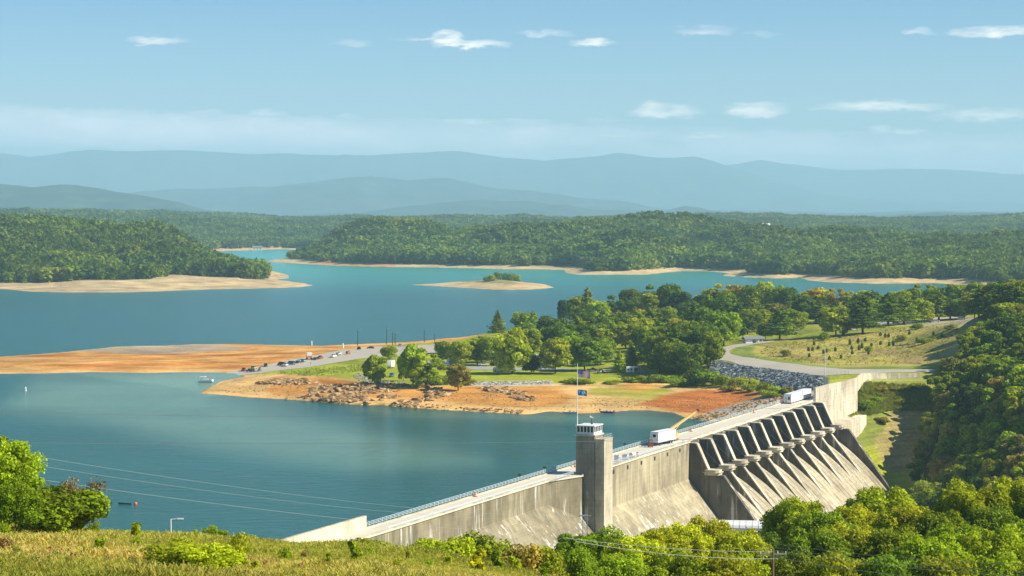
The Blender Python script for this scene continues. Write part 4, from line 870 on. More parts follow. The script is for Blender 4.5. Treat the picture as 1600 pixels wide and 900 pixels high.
def crown(kind, seed, n, mat='leaf', size=1.0):
    """a crown for a tree one unit tall"""
    rs = np.random.RandomState(seed); U = rs.uniform
    if kind in ('round', 'oval', 'tall', 'open'):
        rx, zc, rz = {'round': (.36, .50, .46), 'oval': (.29, .52, .47), 'tall': (.17, .53, .46), 'open': (.34, .54, .43)}[kind]
        lobes = []
        nl = 34 if kind != 'open' else 18
        for i in range(nl):
            a = i * 2.4 + U(-.4, .4); h = -1 + 2 * (i + .5) / nl; w = math.sqrt(max(0, 1 - h * h)) ** .55
            k = U(.60, .86) if kind != 'open' else U(.6, 1.05)
            r = rx * U(.22, .42) * (1.0 if kind != 'open' else .8)
            lobes.append((math.cos(a) * w * rx * k, math.sin(a) * w * rx * k, zc + h * rz * k * .95, r, r * U(.6, .9)))
        if kind != 'open': lobes.append((0, 0, zc, rx * .72, rz * .72))
        P, d, t = lobed(rs, n, lobes); sz = .044
        m_ = P[:, 2] > .07; P, d, t = P[m_], d[m_], t[m_]
    elif kind == 'canopy':
        lobes = []
        for i in range(95):
            a = i * 2.4 + U(-.5, .5); h = 1 - 1.75 * (i + .5) / 95; w = math.sqrt(max(0, 1 - h * h)) ** .7; k = U(.62, 1.12); r = U(.055, .125)
            lobes.append((math.cos(a) * w * .40 * k, math.sin(a) * w * .40 * k, .58 + h * .36 * U(.75, 1.12), r, r * U(.75, 1.15)))
        lobes.append((0, 0, .52, .30, .30))
        P, d, t = lobed(rs, n, lobes, .45); sz = .040
    elif kind in ('pine', 'cone'):
        k = 13 if kind == 'pine' else 16; Ps = []; ds = []; ts = []
        for i in range(k):
            f = i / (k - 1); z = .16 + .80 * f if kind == 'pine' else .06 + .90 * f
            R_ = (.27 * (1 - f) ** .62 + .02) * U(.82, 1.15) if kind == 'pine' else .21 * (1 - f) ** .85 + .012
            nb = max(3, int(8 * (1 - f) + 3))
            a0 = U(0, 6)
            for b in range(nb):
                a = a0 + b * 6.283 / nb + U(-.25, .25); L = R_ * U(.62, 1.15); m = max(6, int(n * L / (k * nb * .13)))
                q_ = rs.rand(m) ** .6; wob = L * .26 * (.4 + q_)
                x = q_ * L * math.cos(a) + rs.normal(size=m) * wob * .5; y = q_ * L * math.sin(a) + rs.normal(size=m) * wob * .5
                zz = z + (.10 if kind == 'pine' else -.22) * q_ * L + rs.normal(size=m) * (.012 if kind == 'pine' else .016)
                Ps.append(np.stack([x, y, zz], 1)); ds.append(np.stack([np.full(m, math.cos(a)) * .5, np.full(m, math.sin(a)) * .5, np.full(m, .9)], 1)); ts.append(np.full(m, U(.15, .75)))
        P = np.concatenate(Ps); d = np.concatenate(ds); t = np.clip(np.concatenate(ts) + U(-.2, .2, len(P)), 0, 1); sz = .030
        if len(P) > n: ii = rs.choice(len(P), n, False); P, d, t = P[ii], d[ii], t[ii]
    elif kind == 'bush':
        lobes = [(U(-.42, .42), U(-.42, .42), U(.22, .70), U(.18, .32), U(.18, .3)) for _ in range(16)]
        P, d, t = lobed(rs, n, lobes, .5); P[:, 2] = np.abs(P[:, 2]); sz = .075
    elif kind == 'juniper':
        lobes = [(U(-.06, .06), U(-.06, .06), z, (.19 * math.sin(min(3.0, .5 + z * 2.6)) + .02), .14) for z in np.linspace(.1, .9, 12)]
        P, d, t = lobed(rs, n, lobes, .6); sz = .07
    elif kind == 'sprig':
        lobes = [(U(-.22, .22), U(-.22, .22), U(.2, .9), U(.08, .16), U(.1, .16)) for _ in range(12)]
        P, d, t = lobed(rs, n, lobes, .2); P[:, 2] = np.abs(P[:, 2]); sz = .10
    elif kind == 'twiggy':
        lobes = [(U(-.4, .4), U(-.4, .4), U(.35, .9), U(.14, .26), U(.12, .22)) for _ in range(16)]
        P, d, t = lobed(rs, n, lobes, .2); P[:, 2] = np.abs(P[:, 2]); sz = .028
    return cards(P, d, sz * size, t, mat, 'crown', rs)
def trunk_mesh(kind, seed):
    rs = random.Random(seed); m = MB()
    top = {'canopy': .8, 'round': .72, 'oval': .75, 'tall': .85, 'open': .8, 'pine': .95, 'cone': .92, 'bush': .3, 'juniper': .5, 'sprig': .8, 'twiggy': .5}[kind]
    r0 = {'bush': .012, 'sprig': .016, 'twiggy': .012, 'juniper': .012}.get(kind, .020)
    pts = [Vector((rs.uniform(-.01, .01) * i, rs.uniform(-.01, .01) * i, -.04 + (top + .04) * i / 5)) for i in range(6)]
    for i in range(5): m.tube(pts[i], pts[i + 1], r0 * (1 - i * .17), r0 * (1 - (i + 1) * .17), 6)
    if kind in ('canopy', 'round', 'oval', 'open', 'tall', 'twiggy', 'bush', 'sprig'):
        for i in range(9 if kind != 'sprig' else 5):
            z = rs.uniform(.22, .6) if kind not in ('bush', 'twiggy') else rs.uniform(0, .2); a = rs.uniform(0, 6.28); L = rs.uniform(.14, .30) if kind not in ('bush', 'twiggy') else rs.uniform(.3, .62)
            p = Vector((0, 0, z)); e = p + Vector((math.cos(a) * L * .8, math.sin(a) * L * .8, L * .8)); mid = (p + e) / 2 + Vector((0, 0, -.02))
            m.tube(p, mid, r0 * .5, r0 * .33, 5); m.tube(mid, e, r0 * .33, r0 * .12, 5)
    if kind in ('twiggy',):
        for i in range(40):
            a = rs.uniform(0, 6.28); z = rs.uniform(.3, .6); L = rs.uniform(.2, .5); p = Vector((math.cos(a) * .25, math.sin(a) * .25, z)); m.tube(p, p + Vector((math.cos(a) * L * .5, math.sin(a) * L * .5, L * .8)), .005, .002, 3)
    me = bpy.data.meshes.new('trunk'); me.from_pydata(m.v, [], m.f); me.update(); me.materials.append(M['bark']); return me
LIB = {}
def lib(kind, var, n, size=1.0, tagk=''):
    key = (kind, var, n)
    if key not in LIB: LIB[key] = (crown(kind, hash(kind) % 7 + var * 13 + {'canopy': 11, 'round': 1, 'oval': 2, 'tall': 3, 'open': 4, 'pine': 5, 'cone': 6, 'bush': 7, 'juniper': 8, 'sprig': 9, 'twiggy': 10}[kind] * 101 if False else var * 13 + {'canopy': 11, 'round': 1, 'oval': 2, 'tall': 3, 'open': 4, 'pine': 5, 'cone': 6, 'bush': 7, 'juniper': 8, 'sprig': 9, 'twiggy': 10}[kind] * 101, n, 'leaf', size), trunk_mesh(kind, var))
    return LIB[key]
DARK = (.090, .140, .010); MID = (.150, .208, .010); GREEN = (.215, .270, .011); BRIGHT = (.290, .340, .014); LIME = (.35, .39, .018); YEL = (.42, .34, .02); OLIVE = (.24, .215, .035); GOLD = (.36, .25, .02); BLUEG = (.050, .090, .030)
rt = random.Random(11)
UNITW = {'canopy': .86, 'round': .72, 'oval': .58, 'tall': .40, 'open': .70, 'pine': .46, 'cone': .40, 'bush': .88, 'juniper': .40, 'sprig': .6, 'twiggy': 1.0}
ROWS = {}
def tree(x, y, z, h, kind, colr, name, cat, row=None, label=None, group=None, w=None, n=4200, var=None, size=1.0, capf=None):
    r = bpy.data.objects.new(name, None); C.objects.link(r); r.location = (x, y, z - .1); r.empty_display_size = 1
    var = rt.randrange(3) if var is None else var
    cm, tm_ = lib(kind, var, n, size); c = bpy.data.objects.new('crown' if name.endswith('tree') else 'foliage', cm); C.objects.link(c); c.parent = r
    j = [rt.uniform(.85, 1.15) for _ in range(3)]; c.color = (colr[0] * j[0] * j[2], colr[1] * j[2], colr[2] * j[1], 1)
    t = bpy.data.objects.new('trunk' if name.endswith('tree') else 'stem', tm_); C.objects.link(t); t.parent = r
    k = (w / UNITW[kind] / h) if w else rt.uniform(.9, 1.15)
    if capf and w and h > capf * w:
        f_ = capf * w / h; c.scale = (1, 1, f_); c.location = (0, 0, 1 - f_)
    r.scale = (h * k, h * k, h); r.rotation_euler = (0, 0, rt.uniform(0, 6.28))
    tag(r, label, cat, group)
    if row: ROWS.setdefault(row, []).append((r, colr, kind))
    return r
def ptree(px, base, top, w, kind, colr, row=None, label=None, group=None, name=None, y0=700, y1=2300, cat='tree', n=4200, **k):
    x, y, z = hit(px, base, y0, y1); s_ = y / F
    nm = name or {'pine': 'pine_tree', 'cone': 'conifer_tree'}.get(kind, 'broadleaf_tree')
    return tree(x, y, z, max(.3, (base - top) * s_ * 1.06), kind, colr, nm, cat, row, label, group, w=w * s_, n=n, **k)

# ------------------------------------------------------------------ peninsula and campground trees (picture place of the foot, top, width)
P = ptree
P(778, 520, 485, 27, 'cone', MID, label='lone conical conifer standing against the lake on the campground point')
P(820, 522, 486, 38, 'round', GREEN, label='rounded green tree against the lake, just right of the lone conical conifer')
P(878, 509, 466, 17, 'tall', BLUEG, label='narrow dark blue green tree alone against the lake, left of the tall lakeside clump')
A_ = 'lakeside clump behind the campground'
for a in [(900, 506, 462, 34, 'oval', GREEN), (918, 507, 451, 42, 'cone', BRIGHT), (935, 510, 468, 36, 'round', LIME), (948, 504, 470, 34, 'round', MID), (968, 503, 462, 38, 'open', DARK), (986, 500, 450, 42, 'round', DARK), (1001, 507, 482, 22, 'round', YEL), (1014, 502, 455, 32, 'tall', GREEN), (1030, 500, 443, 46, 'open', MID), (1046, 500, 442, 44, 'round', DARK), (1062, 502, 455, 40, 'oval', BLUEG), (1078, 504, 470, 34, 'round', MID), (955, 509, 486, 26, 'bush', OLIVE), (985, 508, 488, 26, 'bush', GREEN)]:
    P(*a, row=A_) if a[4] != 'bush' else P(*a, row='shrubs of the ' + A_, name='shrub', cat='shrub', n=1500)
B_ = 'back of the campground'
for a in [(845, 545, 512, 38, 'round', MID), (866, 546, 507, 42, 'round', DARK), (893, 548, 513, 42, 'round', GREEN), (925, 546, 504, 46, 'round', MID), (952, 546, 512, 40, 'round', BRIGHT), (978, 545, 502, 44, 'round', GREEN), (1004, 548, 508, 42, 'round', MID), (1030, 542, 503, 44, 'pine', MID), (1060, 536, 496, 52, 'round', LIME), (1085, 532, 475, 48, 'pine', DARK), (1098, 545, 500, 46, 'pine', MID), (805, 545, 520, 34, 'oval', GREEN), (830, 556, 512, 34, 'oval', GREEN), (1108, 536, 480, 50, 'round', MID), (1126, 530, 478, 46, 'pine', DARK), (910, 556, 520, 40, 'round', DARK), (940, 560, 524, 42, 'round', MID), (1120, 510, 455, 50, 'pine', DARK)]: P(*a, row=B_)
for i, (bx, by) in enumerate([(880, 538), (902, 536), (925, 533), (948, 530), (970, 527), (992, 524), (1014, 522), (1036, 520), (860, 535), (1090, 520), (1108, 518), (1130, 520), (1112, 530), (1075, 526), (1000, 534), (1052, 528), (1168, 522), (1186, 518), (1240, 516)]):
    P(bx, by, by - rt.uniform(34, 44), rt.uniform(38, 48), rt.choice(['round', 'pine', 'round']), rt.choice([DARK, MID, GREEN, GREEN]), row='wood between campground and road bend')
P(608, 561, 539, 26, 'round', BRIGHT, label='small bright green tree by the parking area, behind the leftmost bank bushes')
P(690, 552, 532, 24, 'round', MID, label='small dark green tree behind the rounded white travel trailer')
P(721, 572, 532, 38, 'round', BRIGHT, label='bright rounded tree right of the rounded white travel trailer')
P(746, 570, 526, 36, 'oval', GREEN, label='upright green tree between the bright rounded tree and the white pickup')
P(768, 571, 524, 34, 'round', GREEN, label='rounded green tree directly behind the white pickup')
P(801, 585, 511, 56, 'round', BRIGHT, label='largest tall bright rounded tree, in front of the brown motorhome', n=6000)
P(780, 582, 551, 26, 'open', OLIVE, label='small olive tree shading the left end of the brown motorhome')
P(830, 583, 553, 28, 'round', DARK, label='small dark purplish green tree right of the brown motorhome')
P(868, 584, 526, 50, 'round', GREEN, label='large dome shaped tree on the lawn in the middle of the campground', n=6000)
P(914, 579, 528, 50, 'round', MID, label='wide dark tree next right of the large dome shaped tree', n=6000)
P(968, 582, 548, 25, 'cone', BRIGHT, label='small bright conical tree left of the white trailer with an awning')
P(986, 574, 534, 27, 'cone', GREEN, label='taller conical tree just behind the small bright conical one')
X_r = 'second row of the campground'
for a in [(702, 568, 534, 36, 'round', GREEN), (752, 566, 524, 40, 'round', GREEN), (892, 562, 522, 42, 'round', GREEN), (938, 570, 530, 40, 'round', BRIGHT), (1030, 584, 536, 42, 'pine', MID), (1052, 584, 532, 46, 'round', GREEN), (1078, 584, 534, 44, 'round', MID), (1110, 574, 516, 44, 'round', MID)]: P(*a, row=X_r)
D_ = 'dark stand right of the campground'
for a in [(1012, 572, 524, 38, 'pine', MID), (1032, 575, 518, 46, 'round', MID), (1056, 576, 513, 50, 'pine', MID), (1078, 572, 518, 46, 'round', DARK), (1098, 570, 512, 48, 'round', DARK), (1020, 560, 508, 44, 'round', GREEN), (1048, 560, 505, 44, 'round', DARK), (1072, 556, 500, 48, 'round', MID), (1104, 556, 505, 44, 'round', MID), (1094, 575, 545, 34, 'round', MID)]: P(*a, row=D_)
for a in [(585, 600, 553, 36, 'round', BRIGHT, 'bright bushy tree on the rocky bank, leftmost of the three', .0), (645, 602, 536, 44, 'round', LIME, 'tallest yellow green tree on the rocky bank between the white campers', .0), (668, 606, 551, 50, 'open', BRIGHT, 'spreading bright tree on the rocky bank right of the tallest yellow green one', 0), (716, 611, 566, 34, 'oval', OLIVE, 'slender olive tree at the right end of the rocky bank', 0), (630, 596, 556, 20, 'open', OLIVE, 'thin brownish tree on the rocky bank left of the tallest yellow green one', 0)]:
    P(*a[:6], label=a[6], n=6000)

# ------------------------------------------------------------------ trees behind the field on the right bank
E_ = 'far row behind the field'
xs_ = np.arange(1100, 1640, 19); tops = np.interp(xs_, [1090, 1115, 1150, 1190, 1220, 1250, 1290, 1320, 1350, 1380, 1420, 1450, 1480, 1520, 1560, 1600, 1640], [452, 450, 441, 437, 441, 452, 451, 449, 449, 461, 450, 441, 441, 438, 443, 434, 430])
for i, (x_, t_) in enumerate(zip(xs_, tops)):
    base = 497 - (x_ - 1100) * .022
    col_ = rt.choice([DARK, MID, GREEN, BRIGHT, BRIGHT, YEL, GOLD, MID]) if 1130 < x_ < 1330 else rt.choice([DARK, MID, GREEN, BRIGHT, MID, GREEN])
    P(x_ + rt.uniform(-5, 5), base, t_ + rt.uniform(-4, 9), rt.uniform(32, 44), rt.choice(['round', 'pine', 'oval', 'round', 'open']), col_, row=E_, n=3200)
F_ = 'middle row behind the field'
for x_ in np.arange(1108, 1640, 22):
    base = 512 - (x_ - 1100) * .034; t_ = float(np.interp(x_, [1100, 1150, 1200, 1250, 1300, 1400, 1500, 1640], [462, 460, 468, 462, 466, 470, 458, 450]))
    if 1235 < x_ < 1290: base -= 3
    P(x_ + rt.uniform(-6, 6), base, t_ + rt.uniform(-6, 8), rt.uniform(34, 46), rt.choice(['round', 'pine', 'pine', 'oval']), rt.choice([DARK, MID, MID, GREEN, OLIVE]), row=F_, n=3600)
P(1218, 531, 480, 38, 'pine', MID, label='tall dark pine beside the small hut on the bend of the road', n=5000)
P(1196, 530, 503, 26, 'round', MID, label='round dark tree between the small hut and the tall pine')
P(1150, 530, 500, 34, 'round', DARK, label='dark spreading tree behind the left side of the small hut')
P(1131, 540, 486, 50, 'round', GREEN, label='large tree beside the inner side of the road bend left of the hut', n=5000)
P(1306, 525, 476, 50, 'round', BRIGHT, label='light green broad tree standing forward of the dark pines behind the field', n=5500)
P(1348, 521, 463, 46, 'pine', DARK, label='tall dark pine immediately right of the light green broad tree', n=5500)
G_ = 'front row above the field'
for a in [(1275, 505, 464, 40, 'pine', DARK), (1255, 506, 460, 40, 'round', DARK), (1388, 509, 459, 44, 'pine', MID), (1412, 507, 462, 38, 'pine', GREEN), (1440, 504, 466, 38, 'round', GREEN), (1467, 501, 458, 40, 'pine', MID), (1500, 498, 455, 44, 'pine', DARK), (1530, 497, 452, 42, 'pine', MID), (1552, 497, 452, 38, 'pine', MID), (1580, 496, 445, 44, 'pine', DARK)]: P(*a, row=G_, n=5000)
for i, (X_, Y_) in enumerate([(57, 318), (57, 358), (15, 400), (45, 400), (85, 388), (125, 420), (148, 412), (213, 400), (248, 305), (270, 290), (320, 355), (333, 390), (337, 425), (380, 345), (388, 395), (408, 382), (433, 330), (477, 368), (545, 290), (545, 355), (580, 298), (604, 300), (608, 365), (638, 362), (757, 280), (812, 330), (935, 283), (1022, 300), (1072, 293), (995, 300), (458, 425), (20, 445), (255, 455), (170, 465)]):
    big = 1.0 if i not in (10, 13, 14, 23, 15) else 1.5
    P(1260 + X_ * .2125, 460 + (Y_ + 16) * .2125, 460 + (Y_ + 16) * .2125 - 6.2 * big, 4.0, 'juniper', DARK, row='junipers dotted over the field', name='juniper_shrub', cat='shrub', n=700, size=1.1)
for px, b_, t_, w_, c_, lb in [(1229, 557, 546, 15, OLIVE, 'brown leafless looking bush at the left side of the field'), (1287, 532, 519, 15, GREEN, 'small round green tree alone at the field edge below the light green broad tree'), (1409, 533, 523, 13, OLIVE, 'grey olive bush in the middle of the field'), (1444, 537, 528, 20, MID, 'wide dark bush at the right side of the field'), (1433, 514, 505, 16, MID, 'dark bush at the top edge of the field under the pines'), (1484, 515, 506, 14, OLIVE, 'pale bush at the upper right corner of the field'), (1356, 550, 540, 11, GREEN, 'small green bush low in the middle of the field')]:
    P(px, b_, t_, w_, 'bush', c_, label=lb, name='shrub', cat='shrub', n=1400)
H_ = 'bushes below the riprap'
for a in [(1095, 600, 574, 34, DARK), (1112, 602, 580, 30, MID), (1078, 600, 582, 26, OLIVE), (1128, 604, 586, 20, GREEN), (1146, 606, 590, 16, OLIVE), (1162, 609, 588, 16, LIME), (1180, 609, 590, 12, LIME), (1196, 613, 597, 18, GREEN), (1172, 612, 600, 20, GREEN), (1212, 616, 604, 20, LIME), (1228, 614, 603, 14, OLIVE), (1204, 620, 609, 24, BRIGHT), (1060, 604, 590, 24, GREEN), (1140, 612, 602, 18, OLIVE)]:
    P(a[0], a[1], a[2], a[3], 'bush', a[4], row=H_, name='shrub', cat='shrub', n=1800)
I_ = 'brush edge between lawn and red beach'
for a in [(905, 600, 590, 30, GREEN), (890, 598, 592, 20, MID), (955, 600, 593, 18, BRIGHT), (985, 597, 588, 22, GREEN), (1005, 596, 586, 22, GREEN), (1028, 597, 584, 24, GREEN), (1044, 597, 586, 20, BRIGHT), (690, 600, 585, 30, MID), (672, 602, 590, 24, MID), (730, 602, 592, 20, OLIVE)]:
    P(a[0], a[1], a[2], a[3], 'bush', a[4], row=I_, name='shrub', cat='shrub', n=1500)

# ------------------------------------------------------------------ wooded hillside on the right
J_ = []
for yy in np.arange(600, 1110, 10.5):
    xb = np.interp(yy, [560, 600, 700, 800, 860, 900, 940, 985, 1010, 1060, 1110], [84, 96, 122, 141, 152, 165, 176, 193, 201, 222, 240])
    for xx in np.arange(xb, xb + 62, 10.5):
        X_ = xx + rt.uniform(-3, 3); Y_ = yy + rt.uniform(-3.5, 3.5); z_ = H(X_, Y_); h_ = rt.uniform(11, 17)
        u, v = proj(X_, Y_, z_ + h_)
        if u < 1640 and v < 880: J_.append((X_, Y_, z_, h_, u, v))
# leave out those that nearer crowns hide completely
J_.sort(key=lambda a: a[1]); zb = {}
keep_ = []
for a in J_:
    u, v = a[4], a[5]; w_ = 5.0 / a[1] * F; hid = True
    for du in (-.8, 0, .8):
        k_ = int((u + du * w_) // 8)
        if zb.get(k_, 9999) > v + 1.5: hid = False
    if not hid or a[1] < 640: keep_.append(a)
    for k_ in range(int((u - w_ * .6) // 8), int((u + w_ * .6) // 8) + 1): zb[k_] = min(zb.get(k_, 9999), v + w_ * .15)
for a in keep_:
    names_ = ['top edge', 'upper part', 'upper middle', 'middle', 'lower middle', 'lower part', 'low edge', 'foot']
    band__ = names_[min(7, max(0, int((a[5] - 440) // 45)))] + ' of the right hillside wood'
    tree(a[0], a[1], a[2], a[3], rt.choice(['round', 'oval', 'round', 'open']), rt.choice([MID, GREEN, MID, BRIGHT, OLIVE, GREEN, DARK]), 'broadleaf_tree', 'tree', row=band__, n=5000, w=a[3] * rt.uniform(.72, .95))
K_ = 'scrub on the grassy slope'
for px, py, t_, w_, c_ in [(1338, 612, 600, 20, GREEN), (1350, 640, 624, 24, GREEN), (1345, 668, 648, 28, BRIGHT), (1375, 610, 602, 16, OLIVE), (1362, 690, 672, 24, GREEN), (1400, 612, 604, 18, OLIVE), (1425, 608, 600, 18, GREEN), (1385, 720, 706, 22, GREEN), (1350, 700, 684, 22, MID), (1380, 650, 640, 18, OLIVE), (1370, 630, 620, 18, GREEN), (1405, 632, 624, 14, GREEN)]:
    P(px, py, t_, w_, 'bush', c_, row=K_, name='shrub', cat='shrub', n=2200, y0=860)

# ------------------------------------------------------------------ big near trees, bottom of the picture
def near_tree(px, top, wpx, Y, kind, colr, row=None, label=None, n=26000, size=.55, name='broadleaf_tree', cat='tree'):
    x, y, zt = at_Y(px, top, Y); z = H(x, y); h = zt - z
    return tree(x, y, z, h, kind, colr, name, cat, row, label, w=wpx * Y / F * 1.25, n=n, size=size, capf=1.15)
for a in [(706, 834, 62, 196, 'bush', BRIGHT, 'bushy green shrub at the left end of the thicket in front of the dam'), (752, 832, 58, 200, 'bush', GREEN, 'dense green shrub second in the thicket in front of the dam'), (800, 846, 60, 196, 'bush', OLIVE, 'olive shrub in the dip of the thicket in front of the dam'), (850, 850, 60, 196, 'bush', GREEN, 'low green shrub right of the olive one in front of the dam'),
          (905, 826, 56, 226, 'round', MID, 'green tree directly left of the steel lattice mast')]:
    near_tree(*a[:6], label=a[6], n=9000 if a[4] == 'bush' else 16000, name='shrub' if a[4] == 'bush' else 'broadleaf_tree', cat='shrub' if a[4] == 'bush' else 'tree', size=.6)
L_ = 'near thicket below the dam'
for a in [(945, 832, 84, 220, 'canopy', GREEN), (990, 838, 80, 214, 'canopy', LIME), (1030, 828, 84, 228, 'canopy', LIME), (1070, 820, 78, 236, 'canopy', LIME), (1110, 812, 86, 244, 'canopy', LIME), (1150, 830, 84, 236, 'canopy', LIME), (900, 858, 70, 200, 'canopy', GREEN), (965, 866, 80, 204, 'canopy', BRIGHT), (1050, 862, 90, 206, 'canopy', GREEN), (1130, 866, 90, 206, 'canopy', BRIGHT)]: near_tree(*a, row=L_)
N_ = 'tall near trees at the bottom right'
for a in [(1190, 838, 70, 262, 'canopy', DARK), (1243, 781, 78, 292, 'canopy', BRIGHT), (1290, 800, 84, 286, 'canopy', GREEN), (1330, 790, 70, 296, 'canopy', BRIGHT), (1376, 763, 100, 302, 'canopy', BRIGHT), (1425, 790, 80, 292, 'canopy', BRIGHT), (1465, 800, 80, 284, 'canopy', MID), (1508, 758, 80, 312, 'canopy', GREEN), (1545, 792, 84, 296, 'canopy', MID), (1592, 750, 86, 312, 'canopy', BRIGHT), (1630, 770, 80, 300, 'canopy', MID)]: near_tree(*a, row=N_)
O_ = 'lowest rank at the bottom right'
for a in [(1225, 866, 90, 236, 'canopy', MID), (1275, 830, 100, 250, 'canopy', GREEN), (1335, 822, 110, 256, 'canopy', BRIGHT), (1395, 826, 100, 250, 'canopy', GREEN), (1450, 838, 100, 244, 'canopy', BRIGHT), (1500, 822, 100, 256, 'canopy', GREEN), (1555, 830, 100, 248, 'canopy', BRIGHT), (1605, 815, 100, 258, 'canopy', GREEN), (1310, 870, 110, 214, 'canopy', GREEN), (1390, 872, 110, 214, 'canopy', MID), (1470, 872, 110, 214, 'canopy', GREEN), (1550, 872, 110, 214, 'canopy', BRIGHT), (1620, 870, 110, 214, 'canopy', GREEN)]: near_tree(*a, row=O_)
near_tree(0, 686, 96, 150, 'canopy', BRIGHT, label='tall leafy tree cut off by the left edge of the view', n=20000, size=.6)
near_tree(24, 752, 60, 146, 'canopy', GREEN, label='lower green tree against the left edge beneath the tall leafy one', n=12000, size=.7)
near_tree(84, 756, 92, 152, 'bush', MID, label='dense rounded green shrub right of the tall left edge tree', n=12000, size=.6, name='shrub', cat='shrub')
near_tree(112, 742, 78, 153, 'twiggy', (.17, .13, .06), label='half bare reddish twiggy shrub on the outer side of the dense left shrub', n=5000, size=1.0, name='shrub', cat='shrub')
for px, top, w_, Y, k_, c_, lb in [(338, 819, 26, 164, 'bush', GREEN, 'small upright bush on the hill crest right of the foreground street lamp'), (308, 825, 12, 162, 'sprig', BRIGHT, 'thin sapling on the hill crest just right of the foreground street lamp'), (386, 832, 18, 163, 'bush', BRIGHT, 'little bush on the hill crest left of the pale abutment wall'),
                                   (568, 840, 54, 168, 'bush', GREEN, 'leafy green bush at the foot of the pale abutment wall'), (515, 848, 22, 166, 'sprig', OLIVE, 'brownish bush on the crest below the pale abutment wall')]:
    near_tree(px, top, w_, Y, k_, c_, label=lb, n=4000, size=.7, name='shrub', cat='shrub')
gb = bpy.data.objects.new('yellow', None) if False else None
for px, top, w_, Y, lb in [(286, 841, 66, 101, 'left half of the broad yellow green bush patch on the near meadow'), (332, 845, 66, 100, 'right half of the broad yellow green bush patch on the near meadow')]:
    near_tree(px, top, w_, Y, 'bush', LIME, label=lb, n=7000, size=.6, name='shrub', cat='shrub')
Q_ = 'weeds on the near meadow'
for i, (px, py, hp) in enumerate([(146, 836, 16), (105, 848, 16), (210, 848, 22), (216, 862, 16), (156, 864, 17), (87, 878, 13), (28, 872, 14), (62, 888, 14), (240, 884, 12), (232, 884, 10), (311, 884, 18), (372, 868, 26), (376, 890, 24), (424, 860, 8), (444, 878, 18), (424, 886, 10), (500, 890, 14), (556, 876, 22), (510, 894, 20), (577, 872, 14), (620, 888, 12), (700, 884, 12), (745, 894, 26), (668, 888, 12), (35, 890, 14), (140, 892, 12), (300, 872, 14), (778, 892, 22), (805, 890, 20), (6, 846, 24), (4, 868, 20), (130, 870, 12), (180, 890, 12), (475, 872, 10), (640, 878, 12), (400, 894, 14), (330, 896, 16), (850, 894, 18)]):
    a, b, c = ray(px, py); ys_ = np.linspace(40, 175, 400); k = ys_ / b; hh = H(a * k, ys_); i_ = int(np.argmax(hh >= CZ + c * k)); y_ = float(ys_[i_]) if hh[i_] >= CZ + c * k[i_] else 160.0; x_ = float(a * y_ / b)
    tree(x_, y_, float(H(x_, y_)), hp * y_ / F * 1.6, rt.choice(['sprig', 'bush', 'sprig']), rt.choice([BRIGHT, GREEN, LIME, BRIGHT, (.20, .11, .05)]), 'weed_plant', 'weed', Q_, n=500, size=1.2, w=hp * .95 * y_ / F)

# island trees
S_ = 'islet'
for px, b_, t_, w_, c_ in [(768, 438, 428, 14, GREEN), (778, 437, 424, 14, MID), (790, 436, 419, 12, DARK), (800, 437, 422, 14, GREEN), (808, 438, 426, 12, BRIGHT), (760, 439, 431, 10, OLIVE)]:
    x, y, z = hit(px, b_ + 1, 2350, 2900); tree(x, y, z, (b_ - t_) * y / F * 1.1, 'round', c_, 'broadleaf_tree', 'tree', S_, w=w_ * y / F, n=900, size=1.8)

# ------------------------------------------------------------------ labels for the trees that only their row tells apart
ORD = ['first', 'second', 'third', 'fourth', 'fifth', 'sixth', 'seventh', 'eighth', 'ninth', 'tenth', 'eleventh', 'twelfth', 'thirteenth', 'fourteenth', 'fifteenth', 'sixteenth', 'seventeenth', 'eighteenth', 'nineteenth', 'twentieth'] 
def ordn(i):
    if i < 20: return ORD[i]
    t = ['', '', 'twenty', 'thirty', 'forty', 'fifty', 'sixty', 'seventy', 'eighty', 'ninety'][(i + 1) // 10]; u = (i + 1) % 10
    return (t[:-1] + 'ieth') if u == 0 else t + ' ' + ORD[u - 1]
CN = {DARK: 'dark green', MID: 'deep green', GREEN: 'green', BRIGHT: 'bright green', LIME: 'yellow green', YEL: 'yellow leaved', OLIVE: 'olive', GOLD: 'golden', BLUEG: 'blue green'}
KN = {'canopy': 'broad', 'round': 'rounded', 'oval': 'upright', 'tall': 'slender', 'open': 'open crowned', 'pine': 'layered', 'cone': 'conical', 'bush': 'bushy', 'juniper': 'columnar', 'sprig': 'thin', 'twiggy': 'twiggy'}
for row, L in ROWS.items():
    L.sort(key=lambda a: proj(*a[0].location)[0]); noun = 'weed' if 'weeds' in row else 'shrub' if L[0][0]['category'] == 'shrub' else 'tree'
    for i, (o, c_, k_) in enumerate(L):
        o['label'] = f"{KN[k_]} {CN.get(c_, 'reddish')} {noun}, {ordn(i)} from left, {row.replace('shrubs of the ', '')}"
        o['group'] = {'weed': '', 'shrub': 'shrubs: ', 'tree': 'trees: '}[noun] + row

